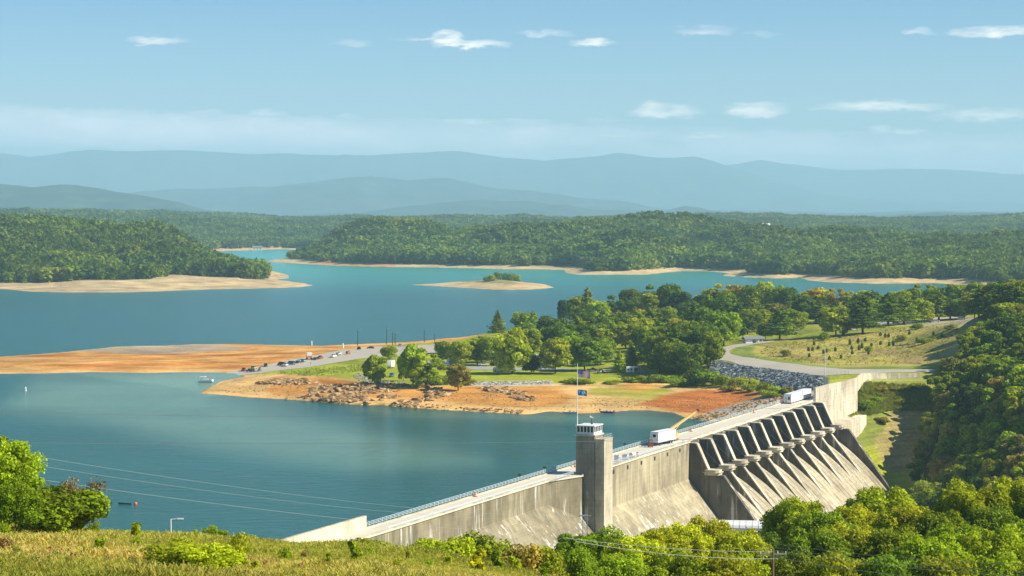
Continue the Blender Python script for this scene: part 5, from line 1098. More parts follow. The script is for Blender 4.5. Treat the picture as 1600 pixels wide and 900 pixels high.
# ------------------------------------------------------------------ scattered woods, grass and rocks (nobody could count them)
def scatter(name, mats_mesh, pts, scl, rot, pid, sz=None):
    me = bpy.data.meshes.new(name); me.vertices.add(len(pts)); me.vertices.foreach_set('co', np.asarray(pts, np.float32).ravel())
    a = me.attributes.new('scl', 'FLOAT_VECTOR', 'POINT'); a.data.foreach_set('vector', np.asarray(scl, np.float32).ravel())
    a = me.attributes.new('rt', 'FLOAT_VECTOR', 'POINT'); a.data.foreach_set('vector', np.asarray(rot, np.float32).ravel())
    a = me.attributes.new('pid', 'INT', 'POINT'); a.data.foreach_set('value', np.asarray(pid, np.int32))
    o = link(name, me); g = bpy.data.node_groups.new(name, 'GeometryNodeTree')
    g.interface.new_socket('Geometry', in_out='INPUT', socket_type='NodeSocketGeometry'); g.interface.new_socket('Geometry', in_out='OUTPUT', socket_type='NodeSocketGeometry')
    gi = g.nodes.new('NodeGroupInput'); go = g.nodes.new('NodeGroupOutput'); jn = g.nodes.new('GeometryNodeJoinGeometry')
    def na(nm, t): n = g.nodes.new('GeometryNodeInputNamedAttribute'); n.data_type = t; n.inputs[0].default_value = nm; return n.outputs['Attribute']
    scn, rtn, pn_ = na('scl', 'FLOAT_VECTOR'), na('rt', 'FLOAT_VECTOR'), na('pid', 'INT')
    m2p = g.nodes.new('GeometryNodeMeshToPoints'); g.links.new(gi.outputs[0], m2p.inputs[0])
    for k, pm in enumerate(mats_mesh):
        po = bpy.data.objects.new(name + '_source', pm)
        oi = g.nodes.new('GeometryNodeObjectInfo'); oi.inputs['Object'].default_value = po; oi.inputs['As Instance'].default_value = True
        cmp_ = g.nodes.new('FunctionNodeCompare'); cmp_.data_type = 'INT'; cmp_.operation = 'EQUAL'; g.links.new(pn_, cmp_.inputs[2]); cmp_.inputs[3].default_value = k
        ip = g.nodes.new('GeometryNodeInstanceOnPoints'); g.links.new(m2p.outputs[0], ip.inputs['Points']); g.links.new(cmp_.outputs[0], ip.inputs['Selection']); g.links.new(oi.outputs['Geometry'], ip.inputs['Instance'])
        g.links.new(rtn, ip.inputs['Rotation']); g.links.new(scn, ip.inputs['Scale']); g.links.new(ip.outputs[0], jn.inputs[0])
    g.links.new(jn.outputs[0], go.inputs[0])
    md = o.modifiers.new('scatter', 'NODES'); md.node_group = g
    return tag(o, kind='stuff')
rs0 = np.random.RandomState(3)
WM = [crown('round', 900 + i, 170, 'woodleaf', 3.3) for i in range(3)] + [crown('oval', 930, 150, 'woodleaf', 3.4), crown('cone', 940, 150, 'woodleaf', 3.0), crown('pine', 950, 150, 'woodleaf', 3.0)]
def wood(name, kinds, x0, x1, y0, y1, step, dmin, hmin, hmax, pines=.2, ulim=(-260, 1860)):
    gx_, gy_ = np.meshgrid(np.arange(x0, x1, step), np.arange(y0, y1, step)); x = gx_.ravel() + rs0.uniform(-.45, .45, gx_.size) * step; y = gy_.ravel() + rs0.uniform(-.45, .45, gx_.size) * step
    u = 800 + F * x / y; m = (u > ulim[0]) & (u < ulim[1]); x, y = x[m], y[m]
    h, k, d = ground_parts(x, y); m = np.isin(k, kinds) & (d > dmin + fbm(x, y, 60, 3) * 12) & (h > 1.5)
    if kinds == [2]: m &= sdf(x, y, FOREST_LEFT) > fbm(x, y, 50, 3) * 10
    x, y, h, u = x[m], y[m], h[m], (800 + F * x / y)[m]
    n = len(x); cl = fbm(x, y, 90, 4); hh = (hmin + (hmax - hmin) * np.clip(rs0.rand(n) * .6 + cl * .9 + .2, 0, 1.1)); wd = hh * rs0.uniform(.9, 1.3, n)
    pid = np.where(rs0.rand(n) < pines, rs0.randint(4, 6, n), rs0.randint(0, 4, n)); wd = np.where(pid > 3, wd * .8, wd)
    s_ = scatter(name, WM, np.stack([x, y, h - hh * .14], 1), np.stack([wd, wd, hh], 1), np.stack([0 * x, 0 * x, rs0.uniform(0, 6.28, n)], 1), pid)
    print(name, n); return s_
wood('headland_wood', [2], -1300, -150, 2400, 4300, 10.5, 18, 10, 25, .3)
wood('far_shore_wood', [3], -500, 1700, 2450, 4700, 11.0, 33, 10, 27, .15)
wood('distant_wood', [4], -3000, 3200, 4700, 8900, 18, 60, 13, 24, .15)
# hidden bank behind the field: a last belt of trees reading as one mass
gm = []
for i in range(4):
    r_s = np.random.RandomState(70 + i); P_ = []; D__ = []; n_ = 26
    V = []; 
    for b in range(n_):
        a = r_s.uniform(0, 6.28); l = r_s.uniform(.5, 1.0); bx, by = r_s.uniform(-.25, .25, 2); w_ = .022; tx, ty = math.cos(a) * l * .45, math.sin(a) * l * .45
        sx, sy = -math.sin(a) * w_, math.cos(a) * w_
        V += [(bx - sx, by - sy, 0), (bx + sx, by + sy, 0), (bx + tx * .6 + sx, by + ty * .6 + sy, l * .7), (bx + tx * .6 - sx, by + ty * .6 - sy, l * .7), (bx + tx * .6 - sx, by + ty * .6 - sy, l * .7), (bx + tx * .6 + sx, by + ty * .6 + sy, l * .7), (bx + tx + sx * 1.2, by + ty + sy * 1.2, l), (bx + tx - sx * 1.2, by + ty - sy * 1.2, l)]
    gm.append(arr_mesh('tuft', V, np.arange(len(V)).reshape(-1, 4), 'grassleaf', {'tint': ('FLOAT', 'FACE', r_s.uniform(.2, .8, len(V) // 4))}, nolink=True))
n = 62000; y = np.sqrt(rs0.uniform(50 ** 2, 190 ** 2, n)); u = rs0.uniform(-80, 1080, n); x = (u - 800) / F * y; h = H(x, y)
sc_ = rs0.uniform(.16, .42, n) * np.clip(1 + 1.3 * fbm(x, y, 6, 3), .35, 2.2)
scatter('meadow_grass', gm, np.stack([x, y, h - .03], 1), np.stack([sc_ * 1.3, sc_ * 1.3, sc_], 1), np.stack([0 * x, 0 * x, rs0.uniform(0, 6.28, n)], 1), rs0.randint(0, 4, n))
dm_ = [crown('sprig', 500 + i, 40, 'drystalk', 1.3) for i in range(3)]
n = 900; y = np.sqrt(rs0.uniform(55 ** 2, 175 ** 2, n)); u = rs0.uniform(-80, 1000, n); x = (u - 800) / F * y; m_ = fbm(x, y, 12, 3) > .05; x, y = x[m_], y[m_]; n = len(x); sc_ = rs0.uniform(.2, .6, n)
scatter('dry_weeds', dm_, np.stack([x, y, H(x, y)], 1), np.stack([sc_, sc_, sc_], 1), np.stack([0 * x, 0 * x, rs0.uniform(0, 6.28, n)], 1), rs0.randint(0, 3, n))
bm_ = [crown('bush', 300 + i, 60, 'brushleaf', 1.6) for i in range(3)]
def patch(name, polys, n, smin, smax, meshes, y0, y1, flat=1.0, zoff=0.0, yw=True):
    """scatter over ground whose picture place falls in the given outlines"""
    ux = np.concatenate([np.array(p)[:, 0] for p in polys]); X = []; 
    y = rs0.uniform(y0, y1, n * 6); u = rs0.uniform(ux.min(), ux.max(), n * 6); x = (u - 800) / F * y; h = H(x, y); pu_, pv_ = proj(x, y, h); ok = np.zeros(len(x), bool)
    for p in polys: ok |= in_px(pu_ + 0 * x, pv_, p) > .5
    ok &= h > .05
    if 'rock' in name and name != 'riprap_rocks' or 'stones' in name: ok &= fbm(x, y, 16, 3) > rs0.uniform(-.6, .2, len(x))
    x, y, h = x[ok][:n], y[ok][:n], h[ok][:n]; m_ = len(x); s_ = rs0.uniform(smin, smax, m_) ** 1.0
    rot = np.stack([rs0.uniform(-.5, .5, m_), rs0.uniform(-.5, .5, m_), rs0.uniform(0, 6.28, m_)], 1) if flat != 1.0 else np.stack([0 * x, 0 * x, rs0.uniform(0, 6.28, m_)], 1)
    print(name, m_)
    return scatter(name, meshes, np.stack([x, y, h + zoff * s_], 1), np.stack([s_, s_, s_ * flat], 1), rot, rs0.randint(0, len(meshes), m_))
patch('bank_brush', [[(1325, 640), (1340, 598), (1390, 602), (1450, 604), (1470, 640), (1465, 730), (1400, 760), (1370, 720), (1330, 690)]], 2600, .8, 2.2, bm_, 880, 1040)
patch('field_scrub', [[(1180, 560), (1200, 540), (1300, 526), (1400, 514), (1500, 508), (1480, 560), (1440, 570), (1300, 572)]], 1300, .4, 1.2, bm_, 1010, 1420)
patch('shore_scrub', [[(480, 590), (540, 584), (580, 578), (560, 572), (480, 578), (430, 584)], [(1050, 598), (1100, 590), (1090, 575), (1060, 586), (1000, 592), (960, 596), (1000, 600)], [(1080, 606), (1200, 616), (1190, 606), (1110, 596)]], 900, .5, 1.5, bm_, 990, 1240)
def rock_mesh(seed, mat):
    r_s = random.Random(seed); bm2 = bmesh.new(); bmesh.ops.create_icosphere(bm2, subdivisions=1, radius=.6)
    for v in bm2.verts: v.co *= r_s.uniform(.75, 1.25); v.co.x = max(min(v.co.x, .5 * r_s.uniform(.85, 1)), -.5); v.co.z = max(min(v.co.z, .42), -.42)
    me = bpy.data.meshes.new('rock'); bm2.to_mesh(me); bm2.free(); me.materials.append(M[mat]); return me
patch('riprap_rocks', [[(1107, 565), (1118, 563), (1150, 570.5), (1210, 578.5), (1283, 589), (1287, 604), (1250, 613), (1222, 616), (1190, 604), (1150, 594), (1110, 580)]], 7500, .7, 1.9, [rock_mesh(i, 'riprap') for i in range(5)], 960, 1130, .8)
ork = [rock_mesh(20 + i, 'ochre_rock') for i in range(5)]
patch('waterline_rocks', [[(640, 630), (700, 634), (760, 639), (820, 642), (820, 648), (740, 646), (640, 641), (560, 636), (480, 630), (420, 626), (420, 622), (500, 625), (600, 629)], [(1060, 660), (1110, 645), (1180, 625), (1230, 616), (1280, 612), (1180, 640), (1120, 662)]], 1500, .7, 1.9, ork, 930, 1060, .7)
patch('scattered_stones', [[(330, 612), (420, 596), (520, 600), (640, 612), (780, 612), (900, 620), (1000, 626), (1100, 620), (1180, 620), (1150, 645), (1060, 644), (900, 642), (760, 640), (600, 630), (450, 622)]], 1500, .25, .9, ork, 950, 1180, .7)
patch('rock_ledges', [[(555, 600), (690, 604), (700, 618), (640, 634), (560, 632), (545, 615)], [(560, 604), (600, 602), (640, 606), (690, 612), (680, 622), (640, 634), (560, 632)], [(480, 606), (520, 603), (560, 606), (550, 612), (490, 614)], [(470, 620), (560, 618), (560, 630), (470, 625)], [(745, 606), (790, 606), (838, 622), (838, 630), (800, 622)], [(400, 600), (440, 592), (500, 596), (470, 602)]], 1100, 1.2, 5.0, ork, 990, 1150, .42)
patch('pale_rubble', [[(548, 588), (560, 583), (600, 592), (640, 600), (620, 604), (570, 600)], [(725, 597), (860, 595), (865, 600), (730, 602)]], 700, .5, 1.4, [rock_mesh(40 + i, 'grey_rock') for i in range(4)], 1030, 1180, .7)
# ------------------------------------------------------------------ vehicles
def place(px, py, y0=700, y1=2300): return hit(px, py, y0, y1)
def vehicle(kind, px, py, rz, paint, label, group=None, trim='silver'):
    x, y, z = place(px, py); nm = {'pickup': 'pickup_truck', 'suv': 'suv', 'sedan': 'car', 'van': 'van'}[kind]
    e = empty(nm, (x, y, z + .12), label, {'pickup': 'pickup truck', 'suv': 'SUV', 'sedan': 'car', 'van': 'van'}[kind], group, rz)
    T = lambda a, u, w: (u, a, w)
    if kind == 'pickup':
        L = 5.7; bodyp = [(-2.85, .45), (2.75, .45), (2.85, .75), (2.75, 1.05), (1.45, 1.15), (-2.85, 1.12)]; cabp = [(-.75, 1.12), (1.45, 1.12), (.85, 1.82), (-.6, 1.85)]
    elif kind == 'suv':
        bodyp = [(-2.4, .42), (2.4, .42), (2.5, .8), (2.3, 1.08), (1.2, 1.15), (-2.45, 1.15)]; cabp = [(-2.4, 1.12), (1.3, 1.12), (.6, 1.8), (-2.15, 1.82)]
    elif kind == 'van':
        bodyp = [(-2.6, .4), (2.5, .4), (2.6, .9), (2.2, 1.2), (-2.6, 1.25)]; cabp = [(-2.58, 1.2), (2.1, 1.2), (1.3, 2.0), (-2.5, 2.05)]
    else:
        bodyp = [(-2.3, .35), (2.2, .35), (2.3, .65), (2.1, .85), (1.0, .95), (-2.3, .98)]; cabp = [(-1.7, .95), (1.1, .95), (.4, 1.42), (-1.0, 1.45)]
    m = MB(); m.prism(bodyp, -.95, .95, T)
    if kind == 'pickup': m.box(-2.8, -.8, -.93, -.8, 1.1, 1.35); m.box(-2.8, -.8, .8, .93, 1.1, 1.35); m.box(-2.85, -2.75, -.9, .9, 1.1, 1.35)
    b = m.build('body', paint, e, bevel=.06)
    m = MB(); m.prism(cabp, -.84, .84, T); cab = m.build('cabin', 'glass', e, bevel=.04)
    m = MB(); zt = max(p[1] for p in cabp); xs = sorted(p[0] for p in cabp if p[1] > zt - .1); m.box(xs[0] + .02, xs[-1] - .02, -.82, .82, zt - .03, zt + .05)
    for sy in (-.855, .855): m.box((xs[0] + xs[-1]) / 2 - .06, (xs[0] + xs[-1]) / 2 + .06, sy - .02, sy + .02, 1.1, zt)
    m.build('roof', paint, cab)
    for wx in (-1.6, 1.65):
        for wy in (-.88, .88): wheel(e, wx, wy, .37, .24)
    xf = max(p[0] for p in bodyp)
    for wy in (-.65, .65): m = MB(); m.box(xf - .06, xf + .02, wy - .18, wy + .18, .72, .9); m.build('headlight', 'white', e)
    return e
def boat_mesh(e, L=5.6, z0=0, paint='white', console=True):
    V = []; secs = [(-.5, 1.0, 0), (-.2, 1.0, 0), (.15, .95, .02), (.38, .6, .12), (.5, .06, .3)]; m = MB(); n = 0
    for (f, w, k) in secs: V += [(f * L, -w * 1.05, z0 + .85 + k * .5), (f * L, -w * .7, z0 + .2 + k), (f * L, 0, z0 + k * 1.1), (f * L, w * .7, z0 + .2 + k), (f * L, w * 1.05, z0 + .85 + k * .5)]
    Fs = []
    for i in range(4):
        for j in range(4): a = i * 5 + j; Fs.append((a, a + 1, a + 6, a + 5))
    Fs.append((0, 1, 2, 3, 4))
    for i in range(4): a = i * 5; Fs.append((a, a + 5, a + 9, a + 4)) 
    m.add(V, Fs); m.build('hull', paint, e)
    m = MB(); m.box(-.1 * L, .02 * L, -.7, .7, z0 + .8, z0 + 1.25); m.box(-.34 * L, -.26 * L, -.8, .8, z0 + .75, z0 + 1.2); m.build('seat', 'silver', e)
    if console: m = MB(); m.add([(.03 * L, -.75, z0 + 1.0), (.03 * L, .75, z0 + 1.0), (-.02 * L, .6, z0 + 1.5), (-.02 * L, -.6, z0 + 1.5), (.04 * L, .75, z0 + 1.0), (.04 * L, -.75, z0 + 1.0)], [(0, 1, 2, 3), (4, 5, 3, 2), (0, 5, 4, 1)]); m.build('windscreen', 'glass', e)
    m = MB(); m.box(-.56 * L, -.5 * L, -.25, .25, z0 + .5, z0 + 1.4); m.box(-.55 * L, -.52 * L, -.1, .1, z0 - .2, z0 + .6); m.build('outboard_motor', 'black', e)
def boat_on_trailer(px, py, rz, label, paint='white', group='boats on trailers at the ramp'):
    x, y, z = place(px, py); e = empty('boat', (x, y, z + .12), label, 'boat', group, rz); boat_mesh(e, 6.0, .55, paint)
    m = MB(); m.box(-2.6, 2.6, -.75, -.65, .4, .52); m.box(-2.6, 2.6, .65, .75, .4, .52); m.box(2.4, 4.2, -.06, .06, .4, .52)
    for xx in (-2.5, 0, 2.4): m.box(xx - .05, xx + .05, -.75, .75, .38, .5)
    t = empty('boat_trailer', (x, y, z + .12), 'steel trailer under the ' + label.split(',')[0], 'trailer', 'boat trailers at the ramp', rz)
    m.build('frame', 'silver', t)
    for wy in (-1.0, 1.0): wheel(t, -.8, wy, .33, .2)
    return e
RA = math.atan2(place(560, 548)[1] - place(430, 573)[1], place(560, 548)[0] - place(430, 573)[0])
RG = 'vehicles parked along the boat ramp'
vehicle('pickup', 381, 580, RA + .3, 'red', 'dark red pickup at the water end of the boat ramp', RG)
vehicle('pickup', 391, 581.5, RA + 1.2, 'darkpaint', 'black pickup beside the dark red one at the water end of the ramp', RG)
vehicle('suv', 397, 577, RA + .1, 'tan', 'tan SUV behind the black pickup at the foot of the ramp', RG)
boat_on_trailer(406, 580, RA + .4, 'silver runabout, lowest on the ramp', 'silver')
vehicle('suv', 415, 573, RA + .5, 'darkpaint', 'black SUV towing up from the lowest boat on the ramp', RG)
vehicle('van', 440, 571.5, RA + 1.3, 'darkpaint', 'dark van parked across the ramp left of the blue one', RG)
vehicle('pickup', 446, 572.5, RA + .2, 'white2', 'white pickup parked between the dark and blue vans on the ramp', RG)
vehicle('van', 455, 570, RA + 1.2, 'blue', 'blue van parked nose out on the ramp', RG)
vehicle('sedan', 466, 567.5, RA, 'darkpaint', 'dark car parked just above the blue van', RG)
vehicle('suv', 474, 566, RA + .2, 'silver', 'silver SUV parked below the old white crane', RG)
vehicle('sedan', 493, 562.5, RA, 'darkpaint', 'dark car parked beside the rear of the old white crane', RG)
vehicle('pickup', 500, 561, RA, 'red', 'red pickup parked uphill of the old white crane', RG)
vehicle('pickup', 521, 558.5, RA, 'white', 'white pickup halfway up the ramp with a boat behind it', RG)
boat_on_trailer(530, 555.5, RA, 'white runabout, middle one on the ramp', 'white')
boat_on_trailer(545, 553.5, RA, 'orange hulled boat, upper one on the ramp', 'orange')
vehicle('suv', 561, 546.5, RA + .3, 'black', 'black SUV alone at the top of the ramp', RG)
vehicle('sedan', 579, 545, RA + 1.4, 'darkpaint', 'small dark car right of the lone black SUV at the ramp top', RG)
vehicle('van', 599, 550, RA + 1.0, 'darkpaint', 'dark van half hidden by the small bright green tree', RG)
vehicle('sedan', 626, 541, RA, 'silver', 'silver car behind the yellow green bank tree', RG)
vehicle('suv', 648, 542, RA, 'darkpaint', 'dark SUV farthest right along the parking area', RG)
# old crawler crane at the ramp
x, y, z = place(483, 561.5); e = empty('crawler_crane', (x, y, z), 'old orange and white crawler crane standing beside the boat ramp', 'crane', rz=RA + .5)
for yy in (-1.3, 1.3): m = MB(); m.prism([(-2.6, .3), (-2.2, 0), (2.2, 0), (2.6, .3), (2.6, .7), (2.2, 1.0), (-2.2, 1.0), (-2.6, .7)], yy - .4, yy + .4, lambda a, u, w: (u, a, w)); m.build('track', 'black', e)
m = MB(); m.box(-3.4, 2.0, -1.5, 1.5, 1.1, 2.2); m.build('deck_frame', 'orange', e, bevel=.05)
m = MB(); m.box(-3.4, .6, -1.5, 1.5, 2.2, 4.0); m.box(.6, 1.9, -1.5, -.3, 2.2, 3.9); m.build('house', 'white', e, bevel=.08)
m = MB(); m.box(1.0, 1.93, -1.53, -.27, 2.9, 3.7); m.build('cab_window', 'glass', e)
m = MB()
for yy in (-.35, .35):
    for zz in (0, .6): m.tube((-3.6 + 5.6, yy, 2 + zz), (4.6, yy * .5, 6.2 + zz * .4), .09)
for i in range(7): f = i / 6; m.tube((2 + 2.6 * f, -.35, 2 + 4.2 * f), (2 + 2.6 * f, .35, 2.5 + 4.2 * f), .06)
m.tube((4.6, 0, 6.4), (-.6, 0, 4.9), .05); m.tube((-.6, 0, 4), (-.6, 0, 4.9), .12); m.build('boom', 'orange', e)
# campers
def camper(px, py, rz, L, label, nm='travel_trailer', paint='white', h=2.9, stripe='tan', motor=False, w=1.2):
    x, y, z = place(px, py); e = empty(nm, (x, y, z + .05), label, 'camper', 'campers in the campground', rz)
    prof = [(-L / 2, .55), (L / 2 - .5, .55), (L / 2, 1.2 if not motor else .7), (L / 2 - .1, 2.1), (L / 2 - .7, h), (-L / 2 + .4, h), (-L / 2, h - .5)]
    m = MB(); m.prism(prof, -w, w, lambda a, u, q_: (u, a, q_)); b = m.build('body', paint, e, bevel=.12)
    m = MB(); 
    for sy in (-w - .012, w + .012): m.box(-L / 2 + .3, L / 2 - .7, min(sy, sy * .98), max(sy, sy * .98), 1.0, 1.35)
    m.build('side_stripe', stripe, b)
    for sy in (-w - .02, w + .02):
        for xx in np.linspace(-L / 2 + 1.2, L / 2 - 1.6, 4): m = MB(); m.box(xx - .4, xx + .4, min(sy, sy * .97), max(sy, sy * .97), 1.65, 2.2); m.build('window', 'glass', b)
    if motor: m = MB(); m.box(L / 2 - .55, L / 2 + .01, -w * .9, w * .9, 1.5, 2.35); m.build('windscreen', 'glass', b)
    m = MB(); m.box(-.8, .2, -.5, .5, h, h + .25); m.build('roof_vent', 'white2', b)
    for xx in ((-L / 2 + 2.2, L / 2 - 1.8) if motor else (-.5, .5)):
        for yy in (-w + .12, w - .12): wheel(e, xx, yy, .4, .26)
    if not motor: m = MB(); m.box(L / 2, L / 2 + 1.2, -.06, .06, .5, .62); m.build('tow_bar', 'darksteel', e)
    return e
camper(611, 575, -1.75, 8.5, 'tall white fifth wheel camper on the rocky bank above the blue truck', h=3.9)
vehicle('pickup', 612, 589, -1.7, 'blue', 'blue pickup parked in front of the tall white camper on the bank')
camper(684, 573, .1, 8.5, 'rounded white travel trailer behind the bank trees', h=3.1)
camper(707, 570, .6, 6.5, 'small white travel trailer right of the rounded one', h=2.8)
camper(788, 584.5, .02, 11.5, 'brown and beige motorhome parked on the campground lawn edge', nm='motorhome', paint='cream', stripe='wood', motor=True, h=3.4)
camper(838, 563, .1, 8, 'white travel trailer with only its roof showing between the dark trees', h=3.1)
camper(948, 562, .2, 8, 'white camper deep in the shade behind the wide dark tree', h=3.1)
camper(1022, 556, .4, 7.5, 'white camper glimpsed among the trees near the dark stand', h=3.0)
x, y, z = place(988, 583); e = empty('awning_trailer', (x, y, z), 'white trailer with an open screened awning, right of the two small conical trees', 'camper', rz=.05)
m = MB(); m.box(-3.2, 3.0, -1.3, 1.3, .5, 3.3); b = m.build('body', 'white', e, bevel=.1)
for xx in (-2.2, -.6): m = MB(); m.box(xx - .5, xx + .5, -1.33, -1.28, 1.4, 2.4); m.build('window', 'glass', b)
m = MB(); m.box(.9, 2.7, -1.34, -1.29, .7, 2.9); m.build('door', 'glass', b)
m = MB(); m.add([(3.0, -1.4, 3.35), (4.4, -1.4, 3.1), (4.4, 1.2, 3.1), (3.0, 1.2, 3.35), (3.0, -1.4, 3.25), (4.4, -1.4, 3.0), (4.4, 1.2, 3.0), (3.0, 1.2, 3.25)], [(0, 1, 2, 3), (7, 6, 5, 4), (0, 4, 5, 1), (1, 5, 6, 2), (2, 6, 7, 3), (3, 7, 4, 0)])
for yy in (-1.3, 1.1): m.tube((4.3, yy, 0), (4.3, yy, 3.0), .06)
m.build('awning', 'white2', e)
for yy in (-1.2, 1.2): wheel(e, -.6, yy, .36, .22)
vehicle('pickup', 755, 572, .05, 'white', 'white pickup on the campground road left of the motorhome')
vehicle('suv', 771, 566, .3, 'silver', 'pale SUV behind the white pickup in the campground')
vehicle('pickup', 926, 580.5, .1, 'darkpaint', 'dark pickup parked left of the silver one behind the flagpole')
vehicle('pickup', 938, 583, 1.2, 'silver', 'silver pickup parked nose out right of the dark one behind the flagpole')
vehicle('suv', 840, 577, .1, 'blue', 'dark blue SUV behind the small purplish tree')
x, y, z = place(955, 581); tnt = empty('tent', (x, y, z), 'blue tent canopy between the silver pickup and the white awning trailer', 'tent')
m = MB(); m.add([(-2.2, -1.6, 1.7), (2.2, -1.6, 1.7), (2.2, 1.6, 1.7), (-2.2, 1.6, 1.7), (0, 0, 2.7)], [(0, 1, 4), (1, 2, 4), (2, 3, 4), (3, 0, 4), (3, 2, 1, 0)]); m.build('canopy', 'blue', tnt)
for a in (-2.1, 2.1):
    for b_ in (-1.5, 1.5): m = MB(); m.tube((a, b_, 0), (a, b_, 1.72), .05); m.build('leg', 'silver', tnt)
for px, py, kd, pt, lb in [(1335, 516.5, 'sedan', 'white2', 'white car under the trees behind the left part of the field'), (1449, 504.5, 'pickup', 'blue', 'blue pickup parked at the top of the field'), (1462, 504, 'suv', 'white', 'white SUV right of the blue pickup at the top of the field'), (1503, 499.5, 'suv', 'silver', 'silver SUV on the park road, second from the right edge'), (1545, 498, 'sedan', 'white', 'white car on the park road nearest the right edge'), (1278, 505, 'suv', 'white', 'white SUV under the pines beyond the field, farthest left'), (1400, 506, 'sedan', 'silver', 'silver car parked under the pines midway along the field')]:
    vehicle(kd, px, py, rt.uniform(-.4, .4), pt, lb, 'vehicles in the park behind the field')
# small pavilion on the road bend
x, y, z = place(1176, 536); e = empty('park_hut', (x, y, z), 'small grey roofed open sided hut on the bend of the road', 'hut', rz=.25)
m = MB(); m.box(-5, -1, -2.5, 2.5, 0, 2.5); m.box(-1, 5, 2.2, 2.5, 0, 2.5); m.build('wall', 'white2', e)
for a in (1.2, 3.1, 4.8): m = MB(); m.box(a - .12, a + .12, -2.5, -2.26, 0, 2.5); m.build('post', 'white', e)
m = MB(); m.prism([(-3.4, 2.5), (0, 3.9), (3.4, 2.5), (3.4, 2.35), (-3.4, 2.35)], -5.8, 5.8, lambda a, u, w: (a, u, w)); m.build('roof', 'roof', e)
# far houses
def house(px, py, Y, sz, label, wall='white2', tall=False):
    x, y, z0 = at_Y(px, py, Y); g_ = H(x, y); e = empty('house', (x, y, z0 - sz[2] * .7 if not tall else g_), label, 'house', rz=.1); a, d, h = sz
    m = MB(); m.box(-a / 2, a / 2, -d / 2, d / 2, -6, h); m.build('wall', wall, e)
    m = MB(); m.prism([(-d / 2 - .6, h), (0, h + d * .32), (d / 2 + .6, h)], -a / 2 - .6, a / 2 + .6, lambda q_, u, w: (q_, u, w)); m.build('roof', 'white2' if wall != 'cream' else 'roof', e)
    for xx in np.linspace(-a / 3, a / 3, 3): m = MB(); m.box(xx - .8, xx + .8, -d / 2 - .03, -d / 2, h * .35, h * .75); m.build('window', 'glass', e)
house(402, 381, 4790, (20, 10, 6), 'white lakeside house on the distant beach at the inlet', wall='cream', tall=True)
house(1196, 353.5, 4300, (16, 10, 9), 'white house among the trees on top of the far wooded hill')
house(1537, 425, 2950, (16, 9, 7), 'white roofed house low in the far shore wood at the right')
house(95, 340, 6300, (24, 12, 9), 'pale building in the distant woods above the left headland')
# boats on the water
x, y = at_z(322, 597.5); e = empty('pontoon_boat', (x, y, .15), 'white pontoon boat with a canopy afloat off the tip of the rocky point', 'boat', rz=-.15)
for yy in (-1.1, 1.1): m = MB(); m.tube((-3.8, yy, .1), (3.6, yy, .1), .38, .34, 10); m.tube((3.6, yy, .1), (4.3, yy, .35), .34, .05, 10); m.build('pontoon', 'silver', e)
m = MB(); m.box(-3.7, 3.7, -1.5, 1.5, .5, .65); m.build('deck', 'white2', e)
m = MB()
for yy in (-1.45, 1.45): m.box(-3.4, 3.5, yy - .04, yy + .04, .65, 1.45)
m.box(3.42, 3.5, -1.45, 1.45, .65, 1.45); m.build('fence_panel', 'white', e)
m = MB(); m.box(-3.2, -2.2, -1.2, 1.2, .65, 1.3); m.box(.4, 1.2, -.9, -.1, .65, 1.7); m.box(2.0, 3.2, -1.2, 1.2, .65, 1.2); m.build('seat', 'white', e)
m = MB()
for xx in (-3.0, -.4):
    for yy in (-1.3, 1.3): m.tube((xx, yy, .65), (xx, yy, 2.7), .05)
m.box(-3.2, -.2, -1.4, 1.4, 2.7, 2.85); m.build('canopy', 'white', e)
for px, py, rz, lb, pt in [(890, 646.5, .2, 'white motorboat pulled to the beach left of the flagpole', 'white2'), (948, 646, -.15, 'dark blue and white motorboat at the beach right of the flagpole', 'blue')]:
    x, y = at_z(px, py); e = empty('motorboat', (x, y, .12), lb, 'boat', 'motorboats nosed on the beach', rz + 3.0); boat_mesh(e, 6.2, -.05, pt)
